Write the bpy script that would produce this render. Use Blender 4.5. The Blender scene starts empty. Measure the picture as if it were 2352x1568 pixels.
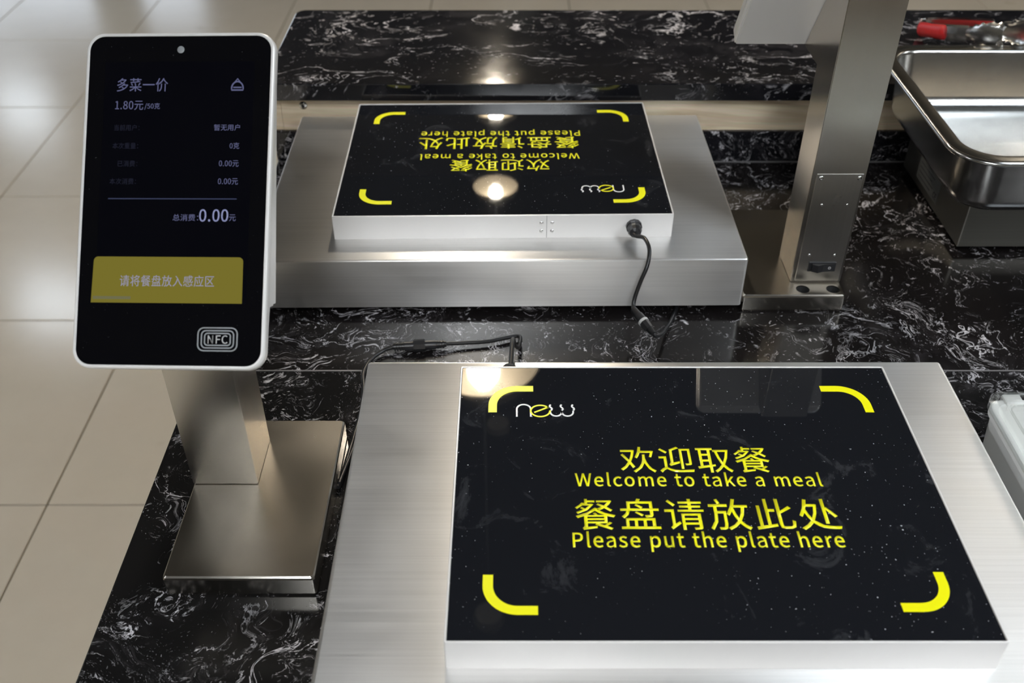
import bpy, bmesh, math, random
from mathutils import Vector, Matrix
R = math.radians
random.seed(4)
S = bpy.context.scene
col = S.collection

# ------------------------------------------------------------------ camera, world, light, exposure
cam_d = bpy.data.cameras.new('camera'); cam_d.lens = 35.0; cam_d.sensor_width = 36.0
cam_d.shift_x = 0.0008
cam = bpy.data.objects.new('camera', cam_d); col.objects.link(cam)
cam.location = (0, 0, 0.78); cam.rotation_euler = (R(90 - 38.02), 0, 0)
cam_d.dof.use_dof = True; cam_d.dof.focus_distance = 1.06; cam_d.dof.aperture_fstop = 6.3
S.camera = cam
w = bpy.data.worlds.new('world'); S.world = w; w.use_nodes = True
w.node_tree.nodes['Background'].inputs[0].default_value = (0.9, 0.92, 1.0, 1)
w.node_tree.nodes['Background'].inputs[1].default_value = 0.05
S.view_settings.view_transform = 'Standard'; S.view_settings.look = 'None'
S.view_settings.exposure = 0.0; S.view_settings.gamma = 1.0; S.view_settings.use_curve_mapping = False
LAMP_BULB = 330.0       # emission of the pendant bulbs
PANEL_E = 54.0          # emission of the ceiling panels
WINDOW_E = 3.0

# ------------------------------------------------------------------ helpers
def put(name, me, mat=None, parent=None, loc=None):
    o = bpy.data.objects.new(name, me); col.objects.link(o)
    if mat is not None:
        me.materials.clear(); me.materials.append(mat)
    if parent is not None: o.parent = parent
    if loc is not None: o.location = loc
    return o
def thing(name, label, cat, loc=(0, 0, 0), rz=0.0, group=None):
    o = bpy.data.objects.new(name, None); col.objects.link(o)
    o.location = loc; o.rotation_euler = (0, 0, rz); o.empty_display_size = .05
    o['label'] = label; o['category'] = cat
    if group: o['group'] = group
    return o
def structure(o): o['kind'] = 'structure'; return o
def mesh(bm, smooth=False, name='m', ang=16):
    bmesh.ops.recalc_face_normals(bm, faces=bm.faces[:])
    me = bpy.data.meshes.new(name); bm.to_mesh(me); bm.free()
    if smooth:
        for p in me.polygons: p.use_smooth = True
        try: me.set_sharp_from_angle(angle=R(ang))
        except Exception: pass
    return me
def add_box(bm, x0, x1, y0, y1, z0, z1, bev=0, seg=2):
    r = bmesh.ops.create_cube(bm, size=1)
    vs = r['verts']
    for v in vs:
        v.co = Vector(((x0 + x1) / 2 + v.co.x * (x1 - x0), (y0 + y1) / 2 + v.co.y * (y1 - y0), (z0 + z1) / 2 + v.co.z * (z1 - z0)))
    if bev:
        es = list({e for v in vs for e in v.link_edges})
        bmesh.ops.bevel(bm, geom=es, offset=bev, segments=seg, affect='EDGES', profile=.5)
def box(x0, x1, y0, y1, z0, z1, bev=0, seg=2):
    bm = bmesh.new(); add_box(bm, x0, x1, y0, y1, z0, z1, bev, seg); return mesh(bm, bev > 0)
def prism(poly, z0, z1, bev=0, seg=2, bm=None):
    """poly in xy, extruded in z"""
    own = bm is None
    if own: bm = bmesh.new()
    lo = [bm.verts.new((x, y, z0)) for x, y in poly]; hi = [bm.verts.new((x, y, z1)) for x, y in poly]
    n = len(poly); f1 = bm.faces.new(lo[::-1]); f2 = bm.faces.new(hi)
    for i in range(n): bm.faces.new((lo[i], lo[(i + 1) % n], hi[(i + 1) % n], hi[i]))
    if bev:
        es = list(f1.edges) + list(f2.edges)
        bmesh.ops.bevel(bm, geom=es, offset=bev, segments=seg, affect='EDGES', profile=.5)
    return mesh(bm, True) if own else bm
def rrect(x0, x1, y0, y1, r, n=6):
    pts = []
    for cx, cy, a in ((x1 - r, y1 - r, 0), (x0 + r, y1 - r, 90), (x0 + r, y0 + r, 180), (x1 - r, y0 + r, 270)):
        for i in range(n + 1):
            t = R(a + 90 * i / n); pts.append((cx + r * math.cos(t), cy + r * math.sin(t)))
    return pts
def loft(rings, cap0=False, cap1=False, smooth=True, closed=True, ang=16):
    bm = bmesh.new(); V = [[bm.verts.new(p) for p in r] for r in rings]
    n = len(rings[0])
    for a, b in zip(V[:-1], V[1:]):
        for i in range(n if closed else n - 1): bm.faces.new((a[i], a[(i + 1) % n], b[(i + 1) % n], b[i]))
    if cap0: bm.faces.new(V[0][::-1])
    if cap1: bm.faces.new(V[-1])
    return mesh(bm, smooth, ang=ang)
def lathe(prof, n=32, smooth=True):
    ring_closed = prof[0] == prof[-1]
    me = loft([[(r * math.cos(2 * math.pi * i / n), r * math.sin(2 * math.pi * i / n), z) for i in range(n)] for r, z in prof], prof[0][0] > 1e-5 and not ring_closed, prof[-1][0] > 1e-5 and not ring_closed, smooth)
    bm = bmesh.new(); bm.from_mesh(me); bmesh.ops.remove_doubles(bm, verts=bm.verts[:], dist=1e-6); bpy.data.meshes.remove(me)
    return mesh(bm, smooth, ang=50)
def spline(pts, k=8):
    P = [Vector(p) for p in pts]; P = [P[0] * 2 - P[1]] + P + [P[-1] * 2 - P[-2]]
    out = []
    for i in range(1, len(P) - 2):
        for j in range(k):
            t = j / k; a, b, c, d = P[i - 1:i + 3]
            out.append(.5 * ((2 * b) + (c - a) * t + (2 * a - 5 * b + 4 * c - d) * t * t + (3 * b - a - 3 * c + d) * t ** 3))
    out.append(P[-2]); return out
def tube(pts, rad, n=10, smooth=True):
    pts = [Vector(p) for p in pts]; rings = []
    prev = None
    for i, p in enumerate(pts):
        d = (pts[min(i + 1, len(pts) - 1)] - pts[max(i - 1, 0)]).normalized()
        if prev is None: x = d.orthogonal().normalized()
        else: x = (prev - d * prev.dot(d)).normalized()
        prev = x; y = d.cross(x); r = rad(i / (len(pts) - 1)) if callable(rad) else rad
        rings.append([p + (x * math.cos(2 * math.pi * k / n) + y * math.sin(2 * math.pi * k / n)) * r for k in range(n)])
    return loft(rings, True, True, smooth, ang=60)
def ribbon(bm, pts, wd, z=0.0, closed=False, th=0.0003):
    """flat stroke of width wd with a little thickness"""
    P = [Vector((x, y)) for x, y in pts]; n = len(P); A = []
    for i in range(n):
        if closed: d = P[(i + 1) % n] - P[i - 1]
        else: d = P[min(i + 1, n - 1)] - P[max(i - 1, 0)]
        d.normalize(); m_ = Vector((-d.y, d.x)) * wd / 2
        A.append((P[i] + m_, P[i] - m_))
    T = [(bm.verts.new((a.x, a.y, z + th)), bm.verts.new((b.x, b.y, z + th)), bm.verts.new((b.x, b.y, z)), bm.verts.new((a.x, a.y, z))) for a, b in A]
    for i in range(n if closed else n - 1):
        p, q = T[i], T[(i + 1) % n]
        for k in range(4): bm.faces.new((p[k], p[(k + 1) % 4], q[(k + 1) % 4], q[k]))
    if not closed: bm.faces.new(T[0]); bm.faces.new(T[-1][::-1])
    return bm
def apply_mods(o):
    dg = bpy.context.evaluated_depsgraph_get(); me = bpy.data.meshes.new_from_object(o.evaluated_get(dg))
    o.modifiers.clear(); o.data = me
def cut(o, cutters):
    for c in cutters:
        m_ = o.modifiers.new('b', 'BOOLEAN'); m_.object = c; m_.operation = 'DIFFERENCE'; m_.solver = 'EXACT'
    bpy.context.view_layer.update(); apply_mods(o)
    for c in cutters: bpy.data.objects.remove(c)

# ------------------------------------------------------------------ lettering (outlines of the glyphs, kept as data)
GL = {
'欢': (175, [[9, 96, 41, 51, 24, 25, 4, 8, 13, -2, 32, 15, 48, 38, 61, 13, 72, 22, 55, 52, 67, 85, 75, 125, 67, 127, 65, 127, 9, 127, 9, 115, 61, 115, 55, 88, 47, 64, 19, 103], [96, 147, 88, 110, 75, 81, 85, 74, 94, 90, 101, 109, 151, 109, 143, 83, 154, 80, 166, 119, 157, 121, 155, 121, 104, 121, 108, 145], [111, 98, 111, 86, 109, 64, 103, 41, 89, 17, 62, -5, 72, -14, 103, 14, 118, 45, 135, 9, 161, -14, 170, -3, 152, 9, 139, 27, 129, 49, 123, 74, 123, 86, 123, 98]]),
'迎': (175, [[12, 129, 43, 105, 51, 114, 20, 137], [44, 86, 8, 86, 8, 74, 31, 74, 31, 18, 19, 10, 7, -2, 16, -14, 28, 1, 39, 8, 46, 5, 56, -2, 77, -10, 104, -12, 164, -10, 168, 4, 104, 0, 79, 2, 59, 9, 44, 18], [109, 134, 109, 8, 121, 8, 121, 123, 149, 123, 149, 44, 146, 41, 130, 41, 134, 30, 155, 32, 160, 36, 161, 44, 161, 134], [60, 27, 105, 44, 105, 56, 75, 47, 75, 123, 108, 138, 98, 147, 62, 130, 62, 52, 59, 42, 54, 37]]),
'取': (175, [[149, 115, 140, 79, 128, 47, 117, 79, 109, 115], [89, 127, 89, 115, 97, 115, 107, 71, 120, 34, 103, 12, 84, -4, 92, -14, 111, 2, 127, 22, 142, 2, 160, -13, 169, -2, 150, 13, 135, 34, 152, 75, 163, 126, 155, 128, 152, 127], [7, 23, 10, 10, 62, 19, 62, -14, 75, -14, 75, 22, 91, 25, 90, 36, 75, 33, 75, 127, 88, 127, 88, 139, 8, 139, 8, 127, 20, 127, 20, 25], [33, 127, 62, 127, 62, 102, 33, 102], [33, 91, 62, 91, 62, 66, 33, 66], [33, 54, 62, 54, 62, 31, 33, 27]]),
'餐': (175, [[27, 99, 40, 90, 10, 78, 16, 69, 55, 87, 83, 118, 75, 122, 73, 121, 57, 121, 57, 130, 88, 130, 88, 139, 57, 139, 57, 147, 46, 147, 46, 121, 43, 121, 45, 125, 34, 127, 23, 114, 7, 102, 14, 95, 36, 113, 67, 113, 48, 96, 34, 105], [95, 117, 116, 105, 98, 97, 105, 87, 127, 99, 151, 81, 159, 89, 136, 106, 149, 120, 158, 136, 150, 140, 149, 139, 95, 139, 95, 130, 142, 130, 126, 112, 102, 124], [123, 37, 123, 28, 54, 28, 54, 37], [123, 45, 54, 45, 54, 54, 123, 54], [78, 72, 85, 62, 52, 62, 87, 85, 105, 72, 127, 62, 98, 62, 88, 75], [37, -13, 92, -4, 93, 6, 54, 1, 54, 20, 90, 20, 84, 13, 149, -13, 156, -5, 133, 6, 153, 21, 143, 27, 123, 10, 93, 20, 135, 20, 135, 58, 162, 50, 169, 61, 128, 73, 95, 92, 98, 95, 88, 101, 53, 75, 8, 58, 15, 47, 41, 57, 41, 8, 38, 0, 33, -3]]),
'盘': (175, [[68, 75, 96, 56, 103, 64, 75, 82], [81, 149, 75, 134, 37, 134, 37, 103, 37, 96, 9, 96, 9, 85, 35, 85, 28, 69, 13, 55, 23, 45, 41, 64, 48, 85, 130, 85, 130, 64, 127, 62, 108, 62, 112, 50, 136, 52, 141, 57, 143, 64, 143, 85, 167, 85, 167, 96, 143, 96, 143, 134, 90, 134, 95, 146], [70, 113, 95, 96, 50, 96, 50, 103, 50, 123, 130, 123, 130, 96, 96, 96, 102, 104, 76, 121], [28, 46, 28, 3, 8, 3, 8, -9, 167, -9, 167, 3, 148, 3, 148, 46], [40, 3, 40, 35, 63, 35, 63, 3], [75, 3, 75, 35, 99, 35, 99, 3], [111, 3, 111, 35, 135, 35, 135, 3]]),
'请': (175, [[19, 135, 45, 108, 54, 117, 27, 143], [7, 92, 7, 79, 34, 79, 34, 15, 31, 6, 25, 0, 32, -11, 69, 19, 64, 30, 46, 17, 46, 92], [86, 37, 141, 37, 141, 23, 86, 23], [86, 46, 86, 60, 141, 60, 141, 46], [107, 147, 107, 133, 67, 133, 67, 123, 107, 123, 107, 112, 71, 112, 71, 102, 107, 102, 107, 90, 62, 90, 62, 80, 168, 80, 168, 90, 120, 90, 120, 102, 157, 102, 157, 112, 120, 112, 120, 123, 163, 123, 163, 133, 120, 133, 120, 147], [74, 70, 74, -14, 86, -14, 86, 13, 141, 13, 141, 1, 138, -2, 119, -2, 122, -13, 148, -11, 153, -7, 154, 1, 154, 70]]),
'放': (175, [[36, 144, 45, 120, 57, 124, 48, 147], [8, 119, 8, 106, 28, 106, 28, 70, 24, 32, 4, -5, 14, -14, 36, 26, 41, 70, 41, 71, 65, 71, 63, 20, 60, 2, 54, -1, 38, 0, 41, -12, 60, -12, 66, -10, 71, -6, 75, 16, 77, 77, 78, 83, 41, 83, 41, 106, 85, 106, 85, 119], [109, 102, 142, 102, 136, 71, 126, 45, 116, 71, 109, 100], [107, 147, 96, 104, 78, 69, 88, 59, 101, 81, 108, 55, 118, 32, 100, 12, 75, -3, 83, -14, 107, 1, 125, 20, 141, 1, 161, -14, 170, -2, 149, 12, 133, 32, 147, 63, 155, 102, 168, 102, 168, 114, 113, 114, 121, 145]]),
'此': (175, [[8, 2, 10, -12, 94, 4, 93, 17, 68, 13, 68, 80, 93, 80, 93, 93, 68, 93, 68, 147, 55, 147, 55, 10, 35, 7, 35, 112, 22, 112, 22, 5], [102, 147, 102, 16, 106, -3, 122, -8, 149, -8, 165, 0, 170, 30, 157, 36, 155, 11, 148, 4, 124, 4, 117, 6, 116, 15, 116, 70, 164, 98, 153, 109, 116, 83, 116, 147]]),
'处': (175, [[75, 107, 68, 73, 57, 46, 47, 66, 39, 92, 44, 107], [39, 146, 27, 98, 9, 61, 20, 53, 32, 75, 40, 52, 50, 34, 30, 12, 6, -4, 17, -14, 39, 1, 58, 22, 75, 7, 95, -3, 116, -7, 138, -9, 164, -9, 169, 5, 138, 5, 99, 10, 65, 34, 80, 70, 89, 117, 81, 120, 78, 119, 47, 119, 52, 143], [108, 147, 108, 18, 122, 18, 122, 91, 152, 50, 164, 57, 126, 104, 122, 101, 122, 147]]),
'多': (175, [[80, 147, 56, 125, 19, 104, 29, 95, 51, 107, 70, 120, 119, 120, 103, 105, 84, 92, 62, 107, 52, 100, 73, 86, 43, 74, 14, 67, 20, 55, 55, 65, 88, 80, 118, 101, 139, 127, 131, 132, 129, 132, 83, 132, 94, 144], [108, 86, 80, 60, 35, 37, 43, 27, 73, 41, 98, 58, 146, 58, 130, 40, 109, 25, 88, 42, 77, 36, 97, 19, 57, 5, 13, -2, 19, -14, 64, -6, 106, 9, 141, 32, 165, 65, 157, 71, 154, 70, 111, 70, 123, 83]]),
'菜': (175, [[142, 113, 85, 105, 16, 101, 19, 90, 90, 94, 152, 103], [24, 81, 39, 55, 51, 60, 35, 86], [72, 86, 82, 61, 95, 65, 84, 89], [141, 92, 121, 58, 132, 53, 155, 87], [110, 147, 110, 135, 65, 135, 65, 147, 51, 147, 51, 135, 11, 135, 11, 123, 51, 123, 51, 109, 65, 109, 65, 123, 110, 123, 110, 111, 123, 111, 123, 123, 165, 123, 165, 135, 123, 135, 123, 147], [80, 60, 80, 46, 10, 46, 10, 34, 68, 34, 40, 14, 6, 1, 15, -11, 50, 6, 80, 30, 80, -14, 94, -14, 94, 30, 124, 7, 159, -10, 168, 2, 134, 15, 105, 34, 166, 34, 166, 46, 94, 46, 94, 60]]),
'一': (175, [[8, 75, 8, 61, 168, 61, 168, 75]]),
'价': (175, [[127, 79, 127, -14, 140, -14, 140, 79], [77, 79, 77, 55, 76, 41, 73, 25, 65, 8, 50, -6, 59, -15, 76, 1, 85, 20, 89, 38, 90, 55, 90, 79], [105, 147, 83, 113, 45, 81, 53, 71, 86, 96, 108, 125, 133, 96, 161, 73, 170, 84, 139, 107, 115, 137, 118, 145], [47, 147, 29, 108, 6, 77, 14, 64, 29, 83, 29, -14, 42, -14, 42, 105, 60, 143]]),
'元': (175, [[26, 133, 26, 121, 150, 121, 150, 133], [10, 84, 10, 71, 55, 71, 52, 48, 45, 27, 31, 10, 8, -3, 17, -13, 42, 1, 57, 21, 65, 45, 69, 71, 102, 71, 102, 9, 106, -7, 122, -11, 147, -11, 163, -3, 168, 27, 155, 33, 153, 7, 146, 2, 124, 2, 117, 3, 115, 9, 115, 71, 165, 71, 165, 84]]),
'克': (175, [[44, 86, 131, 86, 131, 58, 44, 58], [80, 147, 80, 130, 12, 130, 12, 117, 80, 117, 80, 98, 32, 98, 32, 46, 59, 46, 55, 29, 46, 16, 31, 5, 8, -2, 15, -14, 42, -5, 59, 8, 68, 25, 73, 46, 99, 46, 99, 6, 103, -8, 120, -12, 148, -12, 163, -6, 168, 21, 156, 26, 154, 5, 147, 0, 121, 0, 114, 1, 113, 6, 113, 46, 144, 46, 144, 98, 94, 98, 94, 117, 164, 117, 164, 130, 94, 130, 94, 147]]),
'暂': (175, [[99, 135, 99, 109, 97, 85, 86, 62, 96, 55, 106, 75, 110, 97, 134, 97, 134, 55, 146, 55, 146, 97, 166, 97, 166, 108, 111, 108, 111, 109, 111, 126, 162, 135, 154, 145, 129, 139], [43, 17, 132, 17, 132, 3, 43, 3], [43, 27, 43, 41, 132, 41, 132, 27], [31, 51, 31, -14, 43, -14, 43, -8, 132, -8, 132, -14, 145, -14, 145, 51], [10, 77, 11, 66, 51, 71, 51, 55, 63, 55, 63, 72, 90, 75, 90, 85, 63, 82, 63, 96, 91, 96, 91, 106, 63, 106, 63, 118, 51, 118, 51, 106, 28, 106, 43, 125, 91, 125, 91, 135, 49, 135, 54, 144, 41, 148, 35, 135, 9, 135, 9, 125, 29, 125, 20, 113, 11, 105, 16, 93, 30, 96, 51, 96, 51, 81]]),
'无': (175, [[20, 135, 20, 122, 78, 122, 75, 84, 9, 84, 9, 71, 72, 71, 65, 49, 53, 28, 34, 11, 7, -3, 16, -14, 45, 2, 65, 22, 78, 46, 86, 71, 89, 71, 89, 11, 94, -6, 113, -10, 145, -10, 162, -3, 168, 25, 155, 31, 153, 8, 144, 3, 114, 3, 105, 4, 103, 11, 103, 71, 166, 71, 166, 84, 88, 84, 91, 122, 157, 122, 157, 135]]),
'用': (175, [[27, 135, 27, 71, 23, 31, 6, -6, 16, -15, 31, 11, 38, 40, 82, 40, 82, -12, 95, -12, 95, 40, 142, 40, 142, 4, 141, 1, 138, -1, 110, 0, 115, -13, 147, -11, 153, -6, 155, 4, 155, 135], [40, 122, 82, 122, 82, 94, 40, 94], [142, 122, 142, 94, 95, 94, 95, 122], [40, 82, 82, 82, 82, 52, 39, 52, 40, 71], [142, 82, 142, 52, 95, 52, 95, 82]]),
'户': (175, [[43, 108, 135, 108, 135, 72, 43, 72, 43, 82], [77, 145, 87, 120, 30, 120, 30, 82, 26, 37, 6, -7, 17, -15, 36, 21, 43, 60, 135, 60, 135, 49, 148, 49, 148, 120, 92, 120, 100, 122, 90, 148]]),
'总': (175, [[133, 37, 147, 17, 157, -2, 168, 5, 158, 24, 143, 43], [72, 47, 90, 33, 103, 18, 113, 27, 81, 54], [49, 42, 49, 6, 55, -8, 75, -12, 115, -12, 131, -7, 137, 13, 125, 18, 122, 3, 114, 0, 76, 0, 65, 1, 63, 6, 63, 42], [24, 39, 17, 19, 8, 2, 20, -4, 30, 15, 36, 37], [46, 99, 129, 99, 129, 68, 46, 68], [33, 112, 33, 56, 144, 56, 144, 112, 115, 112, 133, 141, 120, 147, 101, 112, 65, 112, 75, 117, 56, 146, 45, 141, 63, 112]]),
'消': (175, [[151, 142, 133, 109, 144, 104, 164, 137], [61, 136, 79, 103, 91, 109, 72, 141], [15, 136, 45, 115, 53, 125, 23, 145], [7, 89, 38, 68, 46, 79, 14, 99], [12, -4, 23, -12, 52, 45, 42, 53], [79, 55, 144, 55, 144, 36, 79, 36], [79, 66, 79, 85, 144, 85, 144, 66], [106, 147, 106, 97, 66, 97, 66, -14, 79, -14, 79, 24, 144, 24, 144, 3, 140, -1, 118, -1, 123, -13, 150, -11, 155, -6, 157, 2, 157, 97, 119, 97, 119, 147]]),
'费': (175, [[83, 41, 76, 24, 64, 11, 42, 2, 8, -3, 13, -14, 50, -7, 74, 4, 89, 20, 96, 41], [91, 10, 158, -14, 165, -4, 98, 19], [62, 104, 59, 91, 34, 91, 36, 104], [74, 104, 102, 104, 102, 91, 72, 91], [26, 114, 20, 82, 52, 82, 37, 71, 10, 62, 17, 52, 33, 57, 33, 10, 45, 10, 45, 48, 130, 48, 130, 12, 144, 12, 144, 59, 39, 59, 57, 69, 68, 82, 102, 82, 102, 63, 115, 63, 115, 82, 150, 82, 148, 73, 144, 72, 131, 73, 134, 64, 149, 64, 158, 67, 163, 87, 163, 91, 115, 91, 115, 104, 153, 104, 153, 136, 115, 136, 115, 147, 102, 147, 102, 136, 74, 136, 74, 147, 62, 147, 62, 136, 19, 136, 19, 126, 62, 126, 62, 114, 31, 114], [74, 126, 102, 126, 102, 114, 74, 114], [115, 126, 141, 126, 141, 114, 115, 114]]),
'：': (175, [[44, 85, 53, 89, 57, 98, 53, 108, 44, 111, 34, 108, 30, 98, 34, 89], [44, -1, 53, 3, 57, 12, 53, 22, 44, 26, 34, 22, 30, 12, 34, 3]]),
'将': (175, [[74, 38, 97, 7, 108, 13, 84, 44], [132, 83, 132, 61, 61, 61, 61, 49, 132, 49, 132, 2, 129, -2, 105, -1, 109, -14, 138, -12, 144, -7, 145, 2, 145, 49, 166, 49, 166, 61, 145, 61, 145, 83], [8, 116, 31, 86, 40, 94, 40, 64, 7, 35, 14, 24, 40, 48, 40, -14, 53, -14, 53, 147, 40, 147, 40, 96, 17, 123], [88, 107, 105, 90, 63, 76, 69, 65, 98, 74, 124, 87, 147, 105, 163, 129, 155, 134, 152, 133, 114, 133, 123, 143, 110, 147, 90, 127, 61, 110, 70, 102, 103, 122, 145, 122, 132, 107, 115, 95, 98, 113]]),
'入': (175, [[52, 132, 67, 119, 80, 103, 69, 69, 54, 40, 34, 16, 7, -2, 19, -13, 44, 5, 63, 27, 79, 54, 91, 86, 104, 59, 119, 32, 137, 8, 162, -12, 169, 3, 135, 34, 113, 71, 92, 109, 60, 143]]),
'感': (175, [[41, 107, 41, 97, 96, 97, 96, 107], [46, 33, 46, 4, 51, -9, 72, -12, 112, -12, 129, -7, 135, 15, 123, 19, 120, 2, 111, -2, 72, -2, 61, -1, 59, 4, 59, 33], [73, 36, 96, 9, 107, 14, 83, 41], [133, 28, 152, -5, 165, -1, 145, 32], [26, 28, 8, -3, 20, -8, 37, 24], [55, 77, 83, 77, 83, 59, 55, 59], [44, 87, 44, 49, 93, 49, 93, 87], [22, 129, 22, 103, 20, 73, 8, 42, 17, 34, 31, 68, 34, 103, 34, 118, 103, 118, 108, 90, 116, 66, 93, 47, 102, 39, 122, 55, 135, 42, 150, 37, 162, 43, 168, 66, 157, 71, 155, 54, 150, 49, 140, 53, 131, 64, 145, 84, 156, 107, 144, 110, 136, 92, 125, 76, 115, 118, 166, 118, 166, 129, 146, 129, 152, 134, 130, 147, 122, 141, 142, 129, 114, 129, 113, 147, 100, 147, 101, 129]]),
'应': (175, [[46, 86, 65, 26, 78, 31, 58, 91], [84, 96, 99, 35, 111, 39, 96, 99], [82, 145, 91, 124, 21, 124, 21, 77, 19, 34, 6, -8, 18, -15, 32, 31, 34, 77, 34, 112, 165, 112, 165, 124, 106, 124, 95, 148], [37, 7, 37, -6, 167, -6, 167, 7, 120, 7, 141, 50, 157, 95, 143, 100, 129, 52, 106, 7]]),
'区': (175, [[162, 138, 17, 138, 17, -9, 167, -9, 167, 4, 30, 4, 30, 125, 162, 125], [45, 102, 88, 65, 65, 44, 40, 26, 50, 16, 74, 34, 98, 56, 135, 16, 146, 26, 107, 65, 140, 112, 128, 116, 97, 74, 55, 110]]),
'当': (175, [[21, 135, 35, 114, 44, 94, 56, 100, 47, 119, 33, 139], [140, 141, 118, 97, 129, 93, 154, 136], [20, 7, 20, -6, 138, -6, 138, -14, 152, -14, 152, 85, 95, 85, 95, 147, 80, 147, 80, 85, 24, 85, 24, 72, 138, 72, 138, 47, 29, 47, 29, 34, 138, 34, 138, 7]]),
'前': (175, [[106, 90, 106, 18, 118, 18, 118, 90], [141, 95, 141, 2, 138, -1, 114, -1, 119, -13, 147, -11, 153, -6, 154, 2, 154, 95], [127, 148, 110, 119, 58, 119, 66, 123, 49, 147, 36, 143, 53, 119, 9, 119, 9, 107, 166, 107, 166, 119, 125, 119, 141, 143], [72, 53, 72, 35, 33, 35, 33, 53], [72, 63, 33, 63, 33, 80, 72, 80], [20, 92, 20, -13, 33, -13, 33, 25, 72, 25, 72, 1, 68, -2, 49, -2, 54, -13, 78, -11, 83, -7, 84, 1, 84, 92]]),
'本': (175, [[81, 147, 81, 110, 11, 110, 11, 97, 64, 97, 39, 55, 6, 25, 16, 14, 51, 49, 78, 97, 81, 97, 81, 32, 40, 32, 40, 19, 81, 19, 81, -14, 94, -14, 94, 19, 135, 19, 135, 32, 94, 32, 94, 97, 97, 97, 123, 49, 159, 14, 169, 26, 135, 55, 110, 97, 164, 97, 164, 110, 94, 110, 94, 147]]),
'次': (175, [[10, 126, 44, 101, 52, 112, 18, 135], [7, 13, 19, 4, 54, 58, 44, 66], [79, 147, 68, 107, 51, 75, 63, 67, 82, 104, 147, 104, 134, 71, 145, 65, 163, 113, 154, 118, 151, 117, 86, 117, 93, 144], [100, 96, 100, 85, 98, 64, 91, 41, 74, 17, 42, -5, 52, -15, 91, 14, 109, 46, 128, 10, 159, -13, 168, -1, 148, 10, 132, 26, 121, 47, 113, 72, 114, 85, 114, 96]]),
'金': (175, [[35, 38, 51, 6, 62, 11, 46, 42], [128, 43, 110, 10, 120, 6, 141, 38], [87, 149, 52, 114, 5, 91, 14, 79, 42, 92, 42, 82, 80, 82, 80, 58, 20, 58, 20, 46, 80, 46, 80, 3, 12, 3, 12, -9, 164, -9, 164, 3, 94, 3, 94, 46, 155, 46, 155, 58, 94, 58, 94, 82, 133, 82, 133, 93, 161, 80, 170, 91, 129, 110, 95, 137, 100, 143], [131, 95, 47, 95, 69, 110, 88, 128, 108, 110]]),
'额': (175, [[121, 86, 120, 51, 115, 25, 103, 7, 80, -5, 87, -15, 111, -1, 125, 20, 131, 48, 133, 86], [129, 15, 163, -13, 170, -4, 136, 23], [93, 107, 93, 24, 104, 24, 104, 96, 149, 96, 149, 25, 160, 25, 160, 107, 127, 107, 134, 125, 167, 125, 167, 137, 90, 137, 90, 125, 123, 125, 116, 107], [37, 144, 44, 130, 11, 130, 11, 104, 22, 104, 22, 119, 75, 119, 75, 104, 87, 104, 87, 130, 58, 130, 49, 147], [22, 41, 22, -13, 34, -13, 34, -7, 65, -7, 65, -12, 77, -12, 77, 41], [34, 4, 34, 30, 65, 30, 65, 4], [26, 73, 39, 66, 7, 50, 12, 38, 32, 47, 50, 60, 79, 42, 88, 51, 59, 68, 71, 82, 80, 97, 73, 102, 71, 101, 44, 101, 49, 112, 37, 114, 26, 95, 7, 78, 15, 70, 37, 91, 64, 91, 49, 73, 34, 81]]),
'重': (175, [[28, 95, 28, 40, 80, 40, 80, 28, 22, 28, 22, 18, 80, 18, 80, 2, 9, 2, 9, -8, 166, -8, 166, 2, 93, 2, 93, 18, 155, 18, 155, 28, 93, 28, 93, 40, 148, 40, 148, 95, 93, 95, 93, 105, 165, 105, 165, 116, 93, 116, 93, 130, 148, 136, 141, 146, 87, 140, 23, 137, 26, 126, 80, 129, 80, 116, 10, 116, 10, 105, 80, 105, 80, 95], [41, 63, 80, 63, 80, 50, 41, 50], [93, 63, 135, 63, 135, 50, 93, 50], [41, 85, 80, 85, 80, 72, 41, 72], [93, 85, 135, 85, 135, 72, 93, 72]]),
'量': (175, [[44, 116, 131, 116, 131, 107, 44, 107], [44, 134, 131, 134, 131, 124, 44, 124], [31, 141, 31, 99, 144, 99, 144, 141], [9, 91, 9, 81, 166, 81, 166, 91], [40, 48, 81, 48, 81, 38, 40, 38], [94, 48, 136, 48, 136, 38, 94, 38], [40, 65, 81, 65, 81, 55, 40, 55], [94, 65, 136, 65, 136, 55, 94, 55], [8, 1, 8, -10, 167, -10, 167, 1, 94, 1, 94, 11, 153, 11, 153, 20, 94, 20, 94, 30, 149, 30, 149, 74, 28, 74, 28, 30, 81, 30, 81, 20, 23, 20, 23, 11, 81, 11, 81, 1]]),
'已': (175, [[16, 136, 16, 123, 131, 123, 131, 77, 39, 77, 39, 106, 26, 106, 26, 18, 27, 4, 34, -4, 45, -8, 63, -9, 129, -9, 146, -7, 157, 0, 163, 13, 167, 33, 153, 38, 151, 21, 147, 10, 140, 5, 129, 4, 62, 4, 43, 7, 39, 18, 39, 64, 131, 64, 131, 55, 144, 55, 144, 136]]),
'实': (175, [[94, 19, 128, 4, 155, -13, 163, -3, 135, 14, 100, 28], [42, 98, 68, 77, 76, 86, 50, 106], [25, 70, 52, 50, 60, 60, 32, 79], [16, 127, 16, 92, 29, 92, 29, 115, 146, 115, 146, 92, 160, 92, 160, 127, 100, 127, 88, 148, 75, 144, 84, 127], [12, 45, 12, 33, 76, 33, 54, 12, 14, -2, 22, -13, 67, 5, 91, 33, 164, 33, 164, 45, 95, 45, 100, 73, 102, 106, 88, 106, 86, 72, 81, 45]]),
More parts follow.
